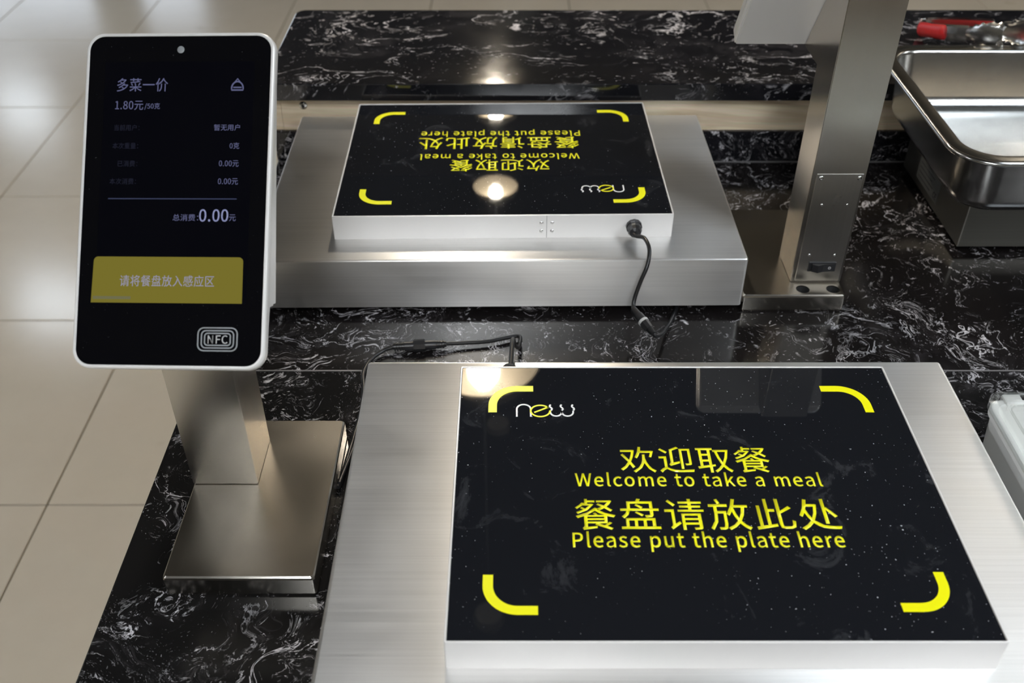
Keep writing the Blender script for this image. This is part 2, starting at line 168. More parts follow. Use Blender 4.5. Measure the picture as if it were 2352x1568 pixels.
'际': (175, [[81, 134, 81, 121, 157, 121, 157, 134], [136, 57, 147, 28, 155, 3, 167, 7, 159, 33, 147, 60], [85, 60, 76, 33, 63, 10, 74, 3, 87, 28, 97, 57], [15, 140, 15, -14, 27, -14, 27, 128, 53, 128, 39, 88, 52, 69, 55, 52, 51, 40, 46, 39, 35, 39, 39, 27, 51, 27, 60, 31, 66, 39, 68, 51, 65, 69, 51, 89, 70, 135, 60, 140, 58, 140], [73, 92, 73, 79, 111, 79, 111, 3, 107, 0, 88, 0, 92, -14, 117, -11, 123, -6, 124, 3, 124, 79, 167, 79, 167, 92]]),
'付': (175, [[71, 71, 97, 27, 109, 34, 83, 77], [131, 145, 131, 108, 60, 108, 60, 95, 131, 95, 131, 4, 130, 0, 126, -1, 92, -1, 98, -14, 136, -12, 143, -7, 145, 4, 145, 95, 167, 95, 167, 108, 145, 108, 145, 145], [52, 146, 32, 107, 6, 75, 15, 62, 33, 83, 33, -14, 46, -14, 46, 103, 64, 142]]),
'W': (154, [[32, 0, 51, 0, 70, 77, 77, 107, 84, 77, 103, 0, 123, 0, 149, 128, 134, 128, 120, 58, 113, 17, 112, 17, 103, 58, 85, 128, 70, 128, 52, 58, 43, 17, 42, 17, 35, 58, 21, 128, 5, 128]]),
'e': (97, [[55, -2, 72, 1, 86, 7, 80, 18, 69, 12, 56, 11, 34, 20, 25, 44, 89, 44, 90, 53, 87, 71, 80, 85, 68, 94, 52, 98, 36, 94, 22, 84, 13, 68, 9, 47, 13, 26, 22, 11, 37, 1], [25, 55, 34, 77, 52, 85, 69, 77, 76, 55]]),
'l': (50, [[33, -2, 42, -1, 40, 11, 37, 11, 33, 13, 32, 18, 32, 139, 16, 139, 16, 19, 20, 3]]),
'c': (89, [[54, -2, 70, 1, 84, 10, 77, 20, 67, 14, 55, 11, 34, 21, 26, 47, 34, 74, 55, 84, 66, 82, 74, 76, 82, 86, 71, 94, 55, 98, 37, 94, 23, 84, 13, 69, 9, 47, 13, 26, 22, 11, 36, 1]]),
'o': (106, [[53, -2, 70, 1, 84, 11, 93, 26, 97, 47, 93, 69, 84, 84, 70, 94, 53, 98, 36, 94, 22, 84, 13, 69, 9, 47, 13, 26, 22, 11, 36, 1], [53, 11, 33, 21, 26, 47, 33, 74, 53, 84, 73, 74, 81, 47, 73, 21]]),
'm': (162, [[16, 0, 32, 0, 32, 69, 45, 80, 56, 84, 69, 78, 74, 58, 74, 0, 90, 0, 90, 69, 102, 80, 114, 84, 127, 78, 131, 58, 131, 0, 147, 0, 147, 60, 145, 76, 140, 88, 131, 95, 119, 98, 102, 92, 87, 79, 78, 93, 61, 98, 45, 93, 31, 81, 29, 95, 16, 95]]),
't': (66, [[46, -2, 64, 1, 60, 13, 50, 11, 38, 15, 35, 29, 35, 82, 61, 82, 61, 95, 35, 95, 35, 122, 22, 122, 20, 95, 5, 94, 5, 82, 19, 82, 19, 29, 20, 16, 25, 6, 33, 0]]),
'a': (99, [[38, -2, 55, 2, 70, 11, 71, 0, 85, 0, 85, 58, 83, 75, 77, 87, 67, 95, 52, 98, 30, 93, 14, 85, 20, 74, 33, 81, 49, 84, 65, 77, 69, 60, 42, 56, 24, 48, 14, 38, 10, 25, 18, 5], [43, 11, 31, 14, 26, 26, 35, 41, 69, 50, 69, 23, 56, 14]]),
'k': (97, [[16, 0, 32, 0, 32, 25, 50, 46, 78, 0, 95, 0, 59, 57, 91, 95, 73, 95, 33, 45, 32, 45, 32, 139, 16, 139]]),
'P': (111, [[18, 0, 34, 0, 34, 51, 55, 51, 74, 53, 89, 61, 99, 73, 102, 91, 99, 108, 89, 120, 74, 126, 54, 128, 18, 128], [34, 64, 34, 115, 52, 115, 67, 114, 78, 110, 84, 102, 86, 91, 78, 71, 53, 64]]),
'u': (106, [[44, -2, 61, 2, 75, 15, 76, 15, 77, 0, 90, 0, 90, 95, 74, 95, 74, 28, 62, 15, 49, 12, 35, 18, 31, 37, 31, 95, 15, 95, 15, 35, 16, 19, 22, 7, 31, 0]]),
'p': (109, [[16, -40, 32, -40, 32, -8, 32, 9, 45, 1, 58, -2, 74, 1, 87, 11, 96, 27, 99, 49, 97, 69, 90, 84, 78, 94, 61, 98, 45, 93, 31, 84, 29, 95, 16, 95], [55, 11, 45, 13, 32, 21, 32, 71, 45, 81, 57, 84, 77, 74, 83, 49, 75, 21]]),
's': (82, [[41, -2, 67, 6, 75, 26, 66, 45, 47, 55, 32, 61, 26, 71, 30, 81, 44, 85, 55, 83, 65, 77, 73, 87, 60, 94, 44, 98, 19, 90, 11, 71, 20, 53, 39, 43, 53, 36, 60, 25, 56, 15, 41, 10, 26, 13, 13, 22, 6, 11, 22, 1]]),
'h': (106, [[16, 0, 32, 0, 32, 69, 45, 80, 58, 84, 72, 78, 76, 58, 76, 0, 92, 0, 92, 60, 90, 76, 85, 88, 76, 95, 63, 98, 46, 93, 32, 82, 32, 101, 32, 139, 16, 139]]),
'r': (68, [[16, 0, 32, 0, 32, 61, 44, 78, 56, 83, 65, 82, 68, 95, 58, 98, 43, 92, 31, 78, 29, 95, 16, 95]]),
'/': (69, [[2, -31, 14, -31, 66, 139, 54, 139]]),
'0': (97, [[49, -2, 65, 2, 78, 14, 86, 35, 89, 65, 86, 94, 78, 114, 65, 127, 49, 131, 32, 127, 20, 114, 12, 94, 9, 65, 12, 35, 20, 14, 32, 2], [49, 11, 39, 14, 31, 24, 26, 40, 24, 65, 26, 89, 31, 105, 39, 115, 49, 118, 59, 115, 66, 105, 71, 89, 73, 65, 71, 40, 66, 24, 59, 14]]),
'1': (97, [[15, 0, 86, 0, 86, 13, 60, 13, 60, 128, 48, 128, 21, 119, 21, 109, 44, 109, 44, 13, 15, 13]]),
'2': (97, [[8, 0, 88, 0, 88, 14, 53, 14, 32, 13, 68, 54, 82, 93, 80, 108, 72, 120, 60, 128, 45, 131, 24, 126, 7, 112, 16, 103, 28, 113, 43, 118, 61, 110, 67, 92, 52, 56, 8, 9]]),
'3': (97, [[46, -2, 62, 0, 75, 7, 84, 19, 87, 34, 79, 56, 60, 67, 60, 68, 77, 79, 83, 99, 80, 112, 72, 122, 61, 128, 46, 131, 26, 126, 10, 115, 18, 105, 31, 114, 45, 118, 61, 112, 67, 97, 65, 88, 59, 80, 48, 75, 31, 73, 31, 61, 50, 59, 62, 54, 69, 45, 71, 35, 64, 17, 45, 11, 27, 15, 13, 26, 5, 15, 21, 3]]),
'4': (97, [[60, 0, 75, 0, 75, 35, 92, 35, 92, 48, 75, 48, 75, 128, 57, 128, 4, 46, 4, 35, 60, 35], [60, 48, 20, 48, 49, 92, 60, 111, 60, 88]]),
'5': (97, [[46, -2, 62, 1, 75, 9, 84, 23, 88, 42, 85, 60, 76, 73, 64, 80, 49, 83, 30, 78, 33, 115, 82, 115, 82, 128, 19, 128, 15, 68, 24, 63, 34, 69, 45, 71, 64, 63, 72, 41, 64, 19, 44, 11, 26, 15, 13, 25, 5, 15, 21, 3]]),
'6': (97, [[53, -2, 67, 1, 79, 9, 87, 22, 90, 39, 87, 57, 80, 70, 69, 77, 54, 80, 39, 76, 25, 64, 28, 89, 35, 106, 45, 115, 58, 117, 69, 115, 78, 108, 87, 117, 75, 127, 57, 131, 39, 127, 24, 115, 14, 93, 10, 61, 13, 33, 22, 14, 36, 2], [25, 51, 38, 64, 51, 68, 69, 60, 74, 39, 68, 18, 53, 10, 34, 21]]),
'7': (97, [[35, 0, 51, 0, 54, 34, 60, 64, 71, 91, 89, 119, 89, 128, 9, 128, 9, 115, 71, 115, 44, 62]]),
'8': (97, [[49, -2, 65, 0, 78, 7, 86, 18, 89, 31, 83, 52, 68, 65, 79, 78, 85, 96, 82, 110, 75, 121, 64, 128, 49, 130, 24, 121, 14, 98, 19, 80, 32, 68, 32, 67, 15, 54, 8, 32, 11, 18, 20, 7, 33, 0], [58, 70, 38, 80, 29, 98, 34, 113, 49, 118, 65, 112, 71, 96, 68, 82], [49, 10, 30, 16, 22, 33, 27, 50, 40, 62, 64, 51, 74, 31, 67, 16]]),
'9': (97, [[41, -2, 59, 2, 73, 14, 84, 36, 88, 70, 84, 96, 75, 115, 62, 127, 44, 131, 30, 128, 19, 119, 11, 106, 8, 89, 10, 71, 17, 59, 29, 51, 43, 49, 59, 53, 73, 64, 69, 39, 62, 23, 52, 14, 41, 11, 29, 14, 19, 21, 10, 11, 23, 1], [72, 78, 59, 65, 46, 61, 29, 68, 23, 89, 29, 110, 45, 118, 64, 108]]),
'.': (49, [[24, -2, 32, 1, 36, 10, 32, 19, 24, 22, 16, 19, 13, 10, 16, 1]]),
'w': (140, [[31, 0, 50, 0, 63, 51, 70, 79, 71, 79, 77, 51, 91, 0, 110, 0, 136, 95, 120, 95, 107, 40, 101, 14, 100, 14, 93, 40, 78, 95, 63, 95, 48, 40, 42, 14, 41, 14, 35, 40, 21, 95, 5, 95]]),
'b': (108, [[58, -2, 74, 1, 87, 11, 96, 27, 99, 49, 97, 69, 90, 84, 78, 94, 61, 98, 46, 94, 32, 84, 32, 101, 32, 139, 16, 139, 16, 0, 29, 0, 30, 10, 31, 10, 44, 1], [55, 11, 44, 13, 32, 21, 32, 71, 45, 81, 57, 84, 77, 74, 83, 49, 75, 21]]),
'N': (127, [[18, 0, 33, 0, 33, 67, 31, 107, 32, 107, 46, 81, 92, 0, 109, 0, 109, 128, 93, 128, 93, 62, 96, 21, 95, 21, 81, 47, 34, 128, 18, 128]]),
'F': (97, [[18, 0, 34, 0, 34, 58, 83, 58, 83, 71, 34, 71, 34, 115, 92, 115, 92, 128, 18, 128]]),
'C': (112, [[66, -2, 88, 3, 105, 16, 96, 26, 83, 16, 67, 12, 50, 16, 38, 26, 30, 43, 27, 65, 30, 86, 38, 103, 51, 113, 67, 116, 82, 113, 93, 104, 102, 115, 88, 126, 67, 131, 44, 126, 26, 113, 14, 92, 10, 64, 14, 36, 26, 15, 44, 2]]),
'I': (51, [[18, 0, 34, 0, 34, 128, 18, 128]]),
'E': (103, [[18, 0, 93, 0, 93, 14, 34, 14, 34, 61, 82, 61, 82, 74, 34, 74, 34, 115, 92, 115, 92, 128, 18, 128]]),
'n': (107, [[16, 0, 32, 0, 32, 69, 45, 80, 58, 84, 72, 78, 76, 58, 76, 0, 92, 0, 92, 60, 90, 76, 85, 88, 76, 95, 63, 98, 46, 93, 31, 81, 29, 95, 16, 95]]),
'i': (48, [[16, 0, 32, 0, 32, 95, 16, 95], [24, 115, 32, 118, 35, 125, 32, 133, 24, 136, 17, 133, 14, 125, 17, 118]]),
}
def glyph(ch):
    wd, loops = GL[ch]
    return wd, [[(q[i], q[i + 1]) for i in range(0, len(q), 2)] for q in loops]
def lettering(name, text, x0, x1, y0, y1, z, mat, parent, track=0, bold=0.0, ref=None, th=0.0003):
    """text set between x0 and x1; y0 = baseline/bottom of the reference character, y1 its top"""
    pen = 0; polys = []
    for ch in text:
        if ch == ' ': pen += 44 + track; continue
        wd, sp = glyph(ch)
        polys += [[(x + pen, y) for x, y in q] for q in sp]; pen += wd + track
    xs = [p[0] for q in polys for p in q]
    if ref: ys = [p[1] for q in glyph(ref)[1] for p in q]
    else: ys = [p[1] for q in polys for p in q]
    a, b, c, d = min(xs), max(xs), min(ys), max(ys)
    sx = (x1 - x0) / (b - a); sy = (y1 - y0) / (d - c)
    cu = bpy.data.curves.new('t', 'CURVE'); cu.dimensions = '2D'; cu.fill_mode = 'FRONT'
    for q in polys:
        s = cu.splines.new('POLY'); s.points.add(len(q) - 1); s.use_cyclic_u = True
        for i, (x, y) in enumerate(q): s.points[i].co = ((x - a) * sx, (y - c) * sy, 0, 1)
    cu.offset = bold
    o = bpy.data.objects.new('t', cu); col.objects.link(o); bpy.context.view_layer.update()
    me = bpy.data.meshes.new_from_object(o.evaluated_get(bpy.context.evaluated_depsgraph_get()))
    bpy.data.objects.remove(o)
    for v in me.vertices: v.co.z = 0
    bm = bmesh.new(); bm.from_mesh(me); bpy.data.meshes.remove(me)
    r = bmesh.ops.extrude_face_region(bm, geom=bm.faces[:])
    for e in r['geom']:
        if isinstance(e, bmesh.types.BMVert): e.co.z = th
    for v in bm.verts: v.co += Vector((x0, y0, z))
    return put(name, mesh(bm), mat, parent)

# ------------------------------------------------------------------ materials
def mk(name):
    m_ = bpy.data.materials.new(name); m_.use_nodes = True; nt = m_.node_tree
    return m_, nt, nt.nodes['Principled BSDF']
def N(nt, t, **kw):
    n = nt.nodes.new(t)
    for k, v in kw.items():
        if k in n.inputs: n.inputs[k].default_value = v
        else: setattr(n, k, v)
    return n
def plain(name, c, rough=.5, metal=0, spec=.5, coat=0, ior=None):
    m_, nt, b = mk(name); b.inputs['Base Color'].default_value = (*c, 1); b.inputs['Roughness'].default_value = rough
    b.inputs['Metallic'].default_value = metal; b.inputs['Specular IOR Level'].default_value = spec
    b.inputs['Coat Weight'].default_value = coat; b.inputs['Coat Roughness'].default_value = .03
    # fine variation so that no surface is perfectly flat in colour
    tc = N(nt, 'ShaderNodeTexCoord'); no = N(nt, 'ShaderNodeTexNoise', Scale=60.0, Detail=4.0)
    nt.links.new(tc.outputs['Object'], no.inputs['Vector'])
    mr = N(nt, 'ShaderNodeMapRange'); mr.inputs['To Min'].default_value = max(0, rough - .03); mr.inputs['To Max'].default_value = min(1, rough + .05)
    nt.links.new(no.outputs['Fac'], mr.inputs['Value']); nt.links.new(mr.outputs[0], b.inputs['Roughness'])
    if ior: b.inputs['IOR'].default_value = ior
    return m_
def emit(name, c, s, base=(0, 0, 0)):
    m_, nt, b = mk(name); b.inputs['Base Color'].default_value = (*base, 1); b.inputs['Emission Color'].default_value = (*c, 1)
    b.inputs['Emission Strength'].default_value = s; b.inputs['Roughness'].default_value = .1; return m_
def steel(name, c=(.60, .57, .53), rough=.30, axis='X', bump=.10, smudge=.25, aniso=.75, grain=.10):
    """brushed stainless: grain stretched along one axis, cloudy wear, hairline scratches"""
    m_, nt, b = mk(name); L = nt.links
    b.inputs['Metallic'].default_value = 1.0
    tc = N(nt, 'ShaderNodeTexCoord'); mp = N(nt, 'ShaderNodeMapping')
    sc = {'X': (4, 1500, 1500), 'Y': (1500, 4, 1500), 'Z': (1500, 1500, 4)}[axis]
    mp.inputs['Scale'].default_value = sc; L.new(tc.outputs['Object'], mp.inputs['Vector'])
    g = N(nt, 'ShaderNodeTexNoise', Scale=1.0, Detail=3.0); L.new(mp.outputs[0], g.inputs['Vector'])
    mp2 = N(nt, 'ShaderNodeMapping'); mp2.inputs['Scale'].default_value = {'X': (5, 520, 520), 'Y': (300, 5, 300), 'Z': (300, 300, 5)}[axis]
    L.new(tc.outputs['Object'], mp2.inputs['Vector'])
    g2 = N(nt, 'ShaderNodeTexNoise', Scale=1.0, Detail=4.0); L.new(mp2.outputs[0], g2.inputs['Vector'])
    add = N(nt, 'ShaderNodeMath', operation='ADD'); L.new(g.outputs['Fac'], add.inputs[0]); add.inputs[1].default_value = 0
    bp_ = N(nt, 'ShaderNodeBump'); bp_.inputs['Strength'].default_value = bump; bp_.inputs['Distance'].default_value = .0004
    L.new(add.outputs[0], bp_.inputs['Height']); 
    if bump: L.new(bp_.outputs[0], b.inputs['Normal'])
    cl = N(nt, 'ShaderNodeTexNoise', Scale=11.0, Detail=3.0, Distortion=.3); L.new(tc.outputs['Object'], cl.inputs['Vector'])
    rr = N(nt, 'ShaderNodeMapRange'); rr.inputs['From Min'].default_value = .2; rr.inputs['From Max'].default_value = .8
    rr.inputs['To Min'].default_value = rough; rr.inputs['To Max'].default_value = rough + smudge
    L.new(cl.outputs['Fac'], rr.inputs['Value'])
    gr = N(nt, 'ShaderNodeMath', operation='MULTIPLY_ADD'); gr.inputs[1].default_value = .08 if axis == 'X' else .01; L.new(g2.outputs['Fac'], gr.inputs[0]); L.new(rr.outputs[0], gr.inputs[2])
    sb = N(nt, 'ShaderNodeMath', operation='SUBTRACT'); sb.inputs[1].default_value = .04 if axis == 'X' else .005; L.new(gr.outputs[0], sb.inputs[0])
    L.new(sb.outputs[0], b.inputs['Roughness'])
    if aniso:
        # the highlight of a brushed face spreads across its grain
        ge = N(nt, 'ShaderNodeNewGeometry'); cp = N(nt, 'ShaderNodeVectorMath', operation='CROSS_PRODUCT')
        cp.inputs[1].default_value = {'X': (1, .10, .16), 'Y': (.16, 1, .10), 'Z': (.10, .16, 1)}[axis]
        L.new(ge.outputs['True Normal'], cp.inputs[0]); L.new(cp.outputs[0], b.inputs['Tangent']); b.inputs['Anisotropic'].default_value = aniso
    # colour: grain + faint scratches (stretched voronoi edges)
    cr = N(nt, 'ShaderNodeMix', data_type='RGBA'); cr.inputs[6].default_value = (*[v * (1 - grain) for v in c], 1); cr.inputs[7].default_value = (*[min(1, v * (1 + grain)) for v in c], 1)
    L.new(g2.outputs['Fac'], cr.inputs[0])
    sc_ = N(nt, 'ShaderNodeTexNoise', Scale=9.0, Detail=2.0, Distortion=2.5); L.new(tc.outputs['Object'], sc_.inputs['Vector'])
    ab = N(nt, 'ShaderNodeMath', operation='SUBTRACT'); ab.inputs[1].default_value = .5; L.new(sc_.outputs['Fac'], ab.inputs[0])
    ab2 = N(nt, 'ShaderNodeMath', operation='ABSOLUTE'); L.new(ab.outputs[0], ab2.inputs[0])
    m1 = N(nt, 'ShaderNodeMapRange'); m1.inputs['From Min'].default_value = 0; m1.inputs['From Max'].default_value = .0035; m1.inputs['To Min'].default_value = .14 if axis == 'X' else 0; m1.inputs['To Max'].default_value = 0
    L.new(ab2.outputs[0], m1.inputs['Value'])
    ms = N(nt, 'ShaderNodeTexNoise', Scale=5.0, Detail=5.0); L.new(tc.outputs['Object'], ms.inputs['Vector'])
    m2 = N(nt, 'ShaderNodeMapRange'); m2.inputs['From Min'].default_value = .52; m2.inputs['From Max'].default_value = .66; L.new(ms.outputs['Fac'], m2.inputs['Value'])
    mm = N(nt, 'ShaderNodeMath', operation='MULTIPLY'); L.new(m1.outputs[0], mm.inputs[0]); L.new(m2.outputs[0], mm.inputs[1])
    c2 = N(nt, 'ShaderNodeMix', data_type='RGBA'); c2.inputs[7].default_value = (.9, .87, .84, 1)
    L.new(mm.outputs[0], c2.inputs[0]); L.new(cr.outputs[2], c2.inputs[6]); L.new(c2.outputs[2], b.inputs['Base Color'])
    return m_
def marble(name, scale=1.0, swirl=.35, seed=0.0, rough=.06, dens=.0, stretch=(1, 1, 1), speck=.5, black=(.008, .008, .010)):
    m_, nt, b = mk(name); L = nt.links
    tc = N(nt, 'ShaderNodeTexCoord'); mp = N(nt, 'ShaderNodeMapping'); mp.inputs['Location'].default_value = (seed, seed * .7, seed * .3)
    mp.inputs['Scale'].default_value = tuple(scale * s for s in stretch); mp.inputs['Rotation'].default_value = (0, 0, R(-18))
    L.new(tc.outputs['Object'], mp.inputs['Vector'])
    wn = N(nt, 'ShaderNodeTexNoise', Scale=5.0, Detail=3.0); L.new(mp.outputs[0], wn.inputs['Vector'])
    sv = N(nt, 'ShaderNodeVectorMath', operation='SUBTRACT'); sv.inputs[1].default_value = (.5, .5, .5); L.new(wn.outputs['Color'], sv.inputs[0])
    ss = N(nt, 'ShaderNodeVectorMath', operation='SCALE'); ss.inputs['Scale'].default_value = swirl; L.new(sv.outputs[0], ss.inputs[0])
    av = N(nt, 'ShaderNodeVectorMath', operation='ADD'); L.new(mp.outputs[0], av.inputs[0]); L.new(ss.outputs[0], av.inputs[1])
    # vein lines
    def vein(sc, det, wid, dist, off):
        o_ = N(nt, 'ShaderNodeVectorMath', operation='ADD'); o_.inputs[1].default_value = (off, off * 2, off); L.new(av.outputs[0], o_.inputs[0])
        n = N(nt, 'ShaderNodeTexNoise', Scale=sc, Detail=det, Distortion=dist, Roughness=.6); L.new(o_.outputs[0], n.inputs['Vector'])
        s1 = N(nt, 'ShaderNodeMath', operation='SUBTRACT'); s1.inputs[1].default_value = .5; L.new(n.outputs['Fac'], s1.inputs[0])
        s2 = N(nt, 'ShaderNodeMath', operation='ABSOLUTE'); L.new(s1.outputs[0], s2.inputs[0])
        s3 = N(nt, 'ShaderNodeMapRange'); s3.inputs['From Max'].default_value = wid; s3.inputs['To Min'].default_value = 1; s3.inputs['To Max'].default_value = 0
        L.new(s2.outputs[0], s3.inputs['Value']); return s3.outputs[0]
    def mask(sc, lo, hi, off, det=4.0):
        o_ = N(nt, 'ShaderNodeVectorMath', operation='ADD'); o_.inputs[1].default_value = (off, off, off); L.new(av.outputs[0], o_.inputs[0])
        n = N(nt, 'ShaderNodeTexNoise', Scale=sc, Detail=det, Roughness=.65); L.new(o_.outputs[0], n.inputs['Vector'])
        r = N(nt, 'ShaderNodeMapRange'); r.inputs['From Min'].default_value = lo; r.inputs['From Max'].default_value = hi; L.new(n.outputs['Fac'], r.inputs['Value']); return r.outputs[0]
    def mul(a, b_, k=None):
        m__ = N(nt, 'ShaderNodeMath', operation='MULTIPLY'); L.new(a, m__.inputs[0])
        if b_ is not None: L.new(b_, m__.inputs[1])
        else: m__.inputs[1].default_value = k
        return m__.outputs[0]
    def mx(a, b_):
        m__ = N(nt, 'ShaderNodeMath', operation='MAXIMUM'); L.new(a, m__.inputs[0]); L.new(b_, m__.inputs[1]); return m__.outputs[0]
    zone = mask(3.2, .44 - dens, .56 - dens, 12.3, 3.0)
    zone2 = mx(zone, mul(mask(7, .56 - dens, .64 - dens, 21.0), None, .8))
    v1 = mul(mul(vein(6, 7, .010, .6, 0), mask(8, .50, .58, 3.3)), zone2)
    v2 = mul(mul(vein(15, 8, .015, .9, 7.1), mask(13, .53, .60, 9.1)), zone2)
    v3 = mul(mul(mul(vein(40, 5, .022, .7, 2.2), mask(16, .56, .64, 5.7)), zone), None, .8)
    v5 = mul(mul(mask(26, .60, .66, 15.2, 7.0), mask(5, .57 - dens, .62 - dens, 31.0)), None, .9)
    v4 = mul(mul(mask(150, .66, .72, 1.7, 2.0), mask(9, .45, .60, 17.0)), None, speck)
    gsw = mul(mul(vein(13, 7, .09, 2.2, 4.4), mul(zone, mask(7, .48, .60, 6.6))), None, .04 + dens)
    t = mx(mx(mx(mx(v1, v2), v3), v4), v5)
    c1 = N(nt, 'ShaderNodeMix', data_type='RGBA'); c1.inputs[6].default_value = (*black, 1); c1.inputs[7].default_value = (.42, .38, .40, 1); L.new(gsw, c1.inputs[0])
    c2 = N(nt, 'ShaderNodeMix', data_type='RGBA'); c2.inputs[7].default_value = (.78, .75, .78, 1); L.new(t, c2.inputs[0]); L.new(c1.outputs[2], c2.inputs[6])
    L.new(c2.outputs[2], b.inputs['Base Color'])
    rn = N(nt, 'ShaderNodeTexNoise', Scale=25.0, Detail=5.0); L.new(tc.outputs['Object'], rn.inputs['Vector'])
    rr = N(nt, 'ShaderNodeMapRange'); rr.inputs['To Min'].default_value = rough; rr.inputs['To Max'].default_value = rough + .10; L.new(rn.outputs['Fac'], rr.inputs['Value'])
    L.new(rr.outputs[0], b.inputs['Roughness'])
    return m_
def wood(name):
    m_, nt, b = mk(name); L = nt.links
    tc = N(nt, 'ShaderNodeTexCoord'); mp = N(nt, 'ShaderNodeMapping'); mp.inputs['Scale'].default_value = (1.6, 18, 18); L.new(tc.outputs['Object'], mp.inputs['Vector'])
    n = N(nt, 'ShaderNodeTexNoise', Scale=1.6, Detail=5.0, Distortion=.8); L.new(mp.outputs[0], n.inputs['Vector'])
    wv = N(nt, 'ShaderNodeMath', operation='MULTIPLY'); wv.inputs[1].default_value = 42.0; L.new(n.outputs['Fac'], wv.inputs[0])
    sn = N(nt, 'ShaderNodeMath', operation='SINE'); L.new(wv.outputs[0], sn.inputs[0])
    mr = N(nt, 'ShaderNodeMapRange'); mr.inputs['From Min'].default_value = -1; mr.inputs['From Max'].default_value = 1; L.new(sn.outputs[0], mr.inputs['Value'])
    mp2 = N(nt, 'ShaderNodeMapping'); mp2.inputs['Scale'].default_value = (6, 400, 400); L.new(tc.outputs['Object'], mp2.inputs['Vector'])
    n2 = N(nt, 'ShaderNodeTexNoise', Scale=1.0, Detail=3.0); L.new(mp2.outputs[0], n2.inputs['Vector'])
    c = N(nt, 'ShaderNodeMix', data_type='RGBA'); c.inputs[6].default_value = (.72, .58, .40, 1); c.inputs[7].default_value = (.84, .71, .53, 1); L.new(mr.outputs[0], c.inputs[0])
    c2 = N(nt, 'ShaderNodeMix', data_type='RGBA', blend_type='MULTIPLY'); c2.inputs[0].default_value = .25; L.new(c.outputs[2], c2.inputs[6]); L.new(n2.outputs['Color'], c2.inputs[7])
    L.new(c2.outputs[2], b.inputs['Base Color']); b.inputs['Roughness'].default_value = .42
    return m_
def panel_glass(name, dust=1.0, spec=.5):
    """black back-printed glass with dust grains and faint wipe marks lying on it"""
    m_, nt, b = mk(name); L = nt.links
    tc = N(nt, 'ShaderNodeTexCoord')
    n = N(nt, 'ShaderNodeTexNoise', Scale=420.0, Detail=1.0); L.new(tc.outputs['Object'], n.inputs['Vector'])
    r = N(nt, 'ShaderNodeMapRange'); r.inputs['From Min'].default_value = .745; r.inputs['From Max'].default_value = .78; L.new(n.outputs['Fac'], r.inputs['Value'])
    k = N(nt, 'ShaderNodeTexNoise', Scale=9.0, Detail=5.0); L.new(tc.outputs['Object'], k.inputs['Vector'])
    kr = N(nt, 'ShaderNodeMapRange'); kr.inputs['From Min'].default_value = .42; kr.inputs['From Max'].default_value = .62; L.new(k.outputs['Fac'], kr.inputs['Value'])
    mu = N(nt, 'ShaderNodeMath', operation='MULTIPLY'); L.new(r.outputs[0], mu.inputs[0]); L.new(kr.outputs[0], mu.inputs[1])
    sm = N(nt, 'ShaderNodeTexNoise', Scale=14.0, Detail=7.0, Distortion=1.2, Roughness=.7); L.new(tc.outputs['Object'], sm.inputs['Vector'])
    sr = N(nt, 'ShaderNodeMapRange'); sr.inputs['From Min'].default_value = .60; sr.inputs['From Max'].default_value = .78; sr.inputs['To Max'].default_value = .09 * dust; L.new(sm.outputs['Fac'], sr.inputs['Value'])
    mx = N(nt, 'ShaderNodeMath', operation='MAXIMUM'); L.new(mu.outputs[0], mx.inputs[0]); L.new(sr.outputs[0], mx.inputs[1])
    c = N(nt, 'ShaderNodeMix', data_type='RGBA'); c.inputs[6].default_value = (.009, .010, .013, 1); c.inputs[7].default_value = (.55, .56, .60, 1)
    ml = N(nt, 'ShaderNodeMath', operation='MULTIPLY'); ml.inputs[1].default_value = dust; L.new(mx.outputs[0], ml.inputs[0])
    L.new(ml.outputs[0], c.inputs[0]); L.new(c.outputs[2], b.inputs['Base Color'])
    b.inputs['Roughness'].default_value = .025; b.inputs['IOR'].default_value = 1.5; b.inputs['Specular IOR Level'].default_value = spec
    if dust < .5: c.inputs[6].default_value = (.003, .003, .004, 1)
    return m_
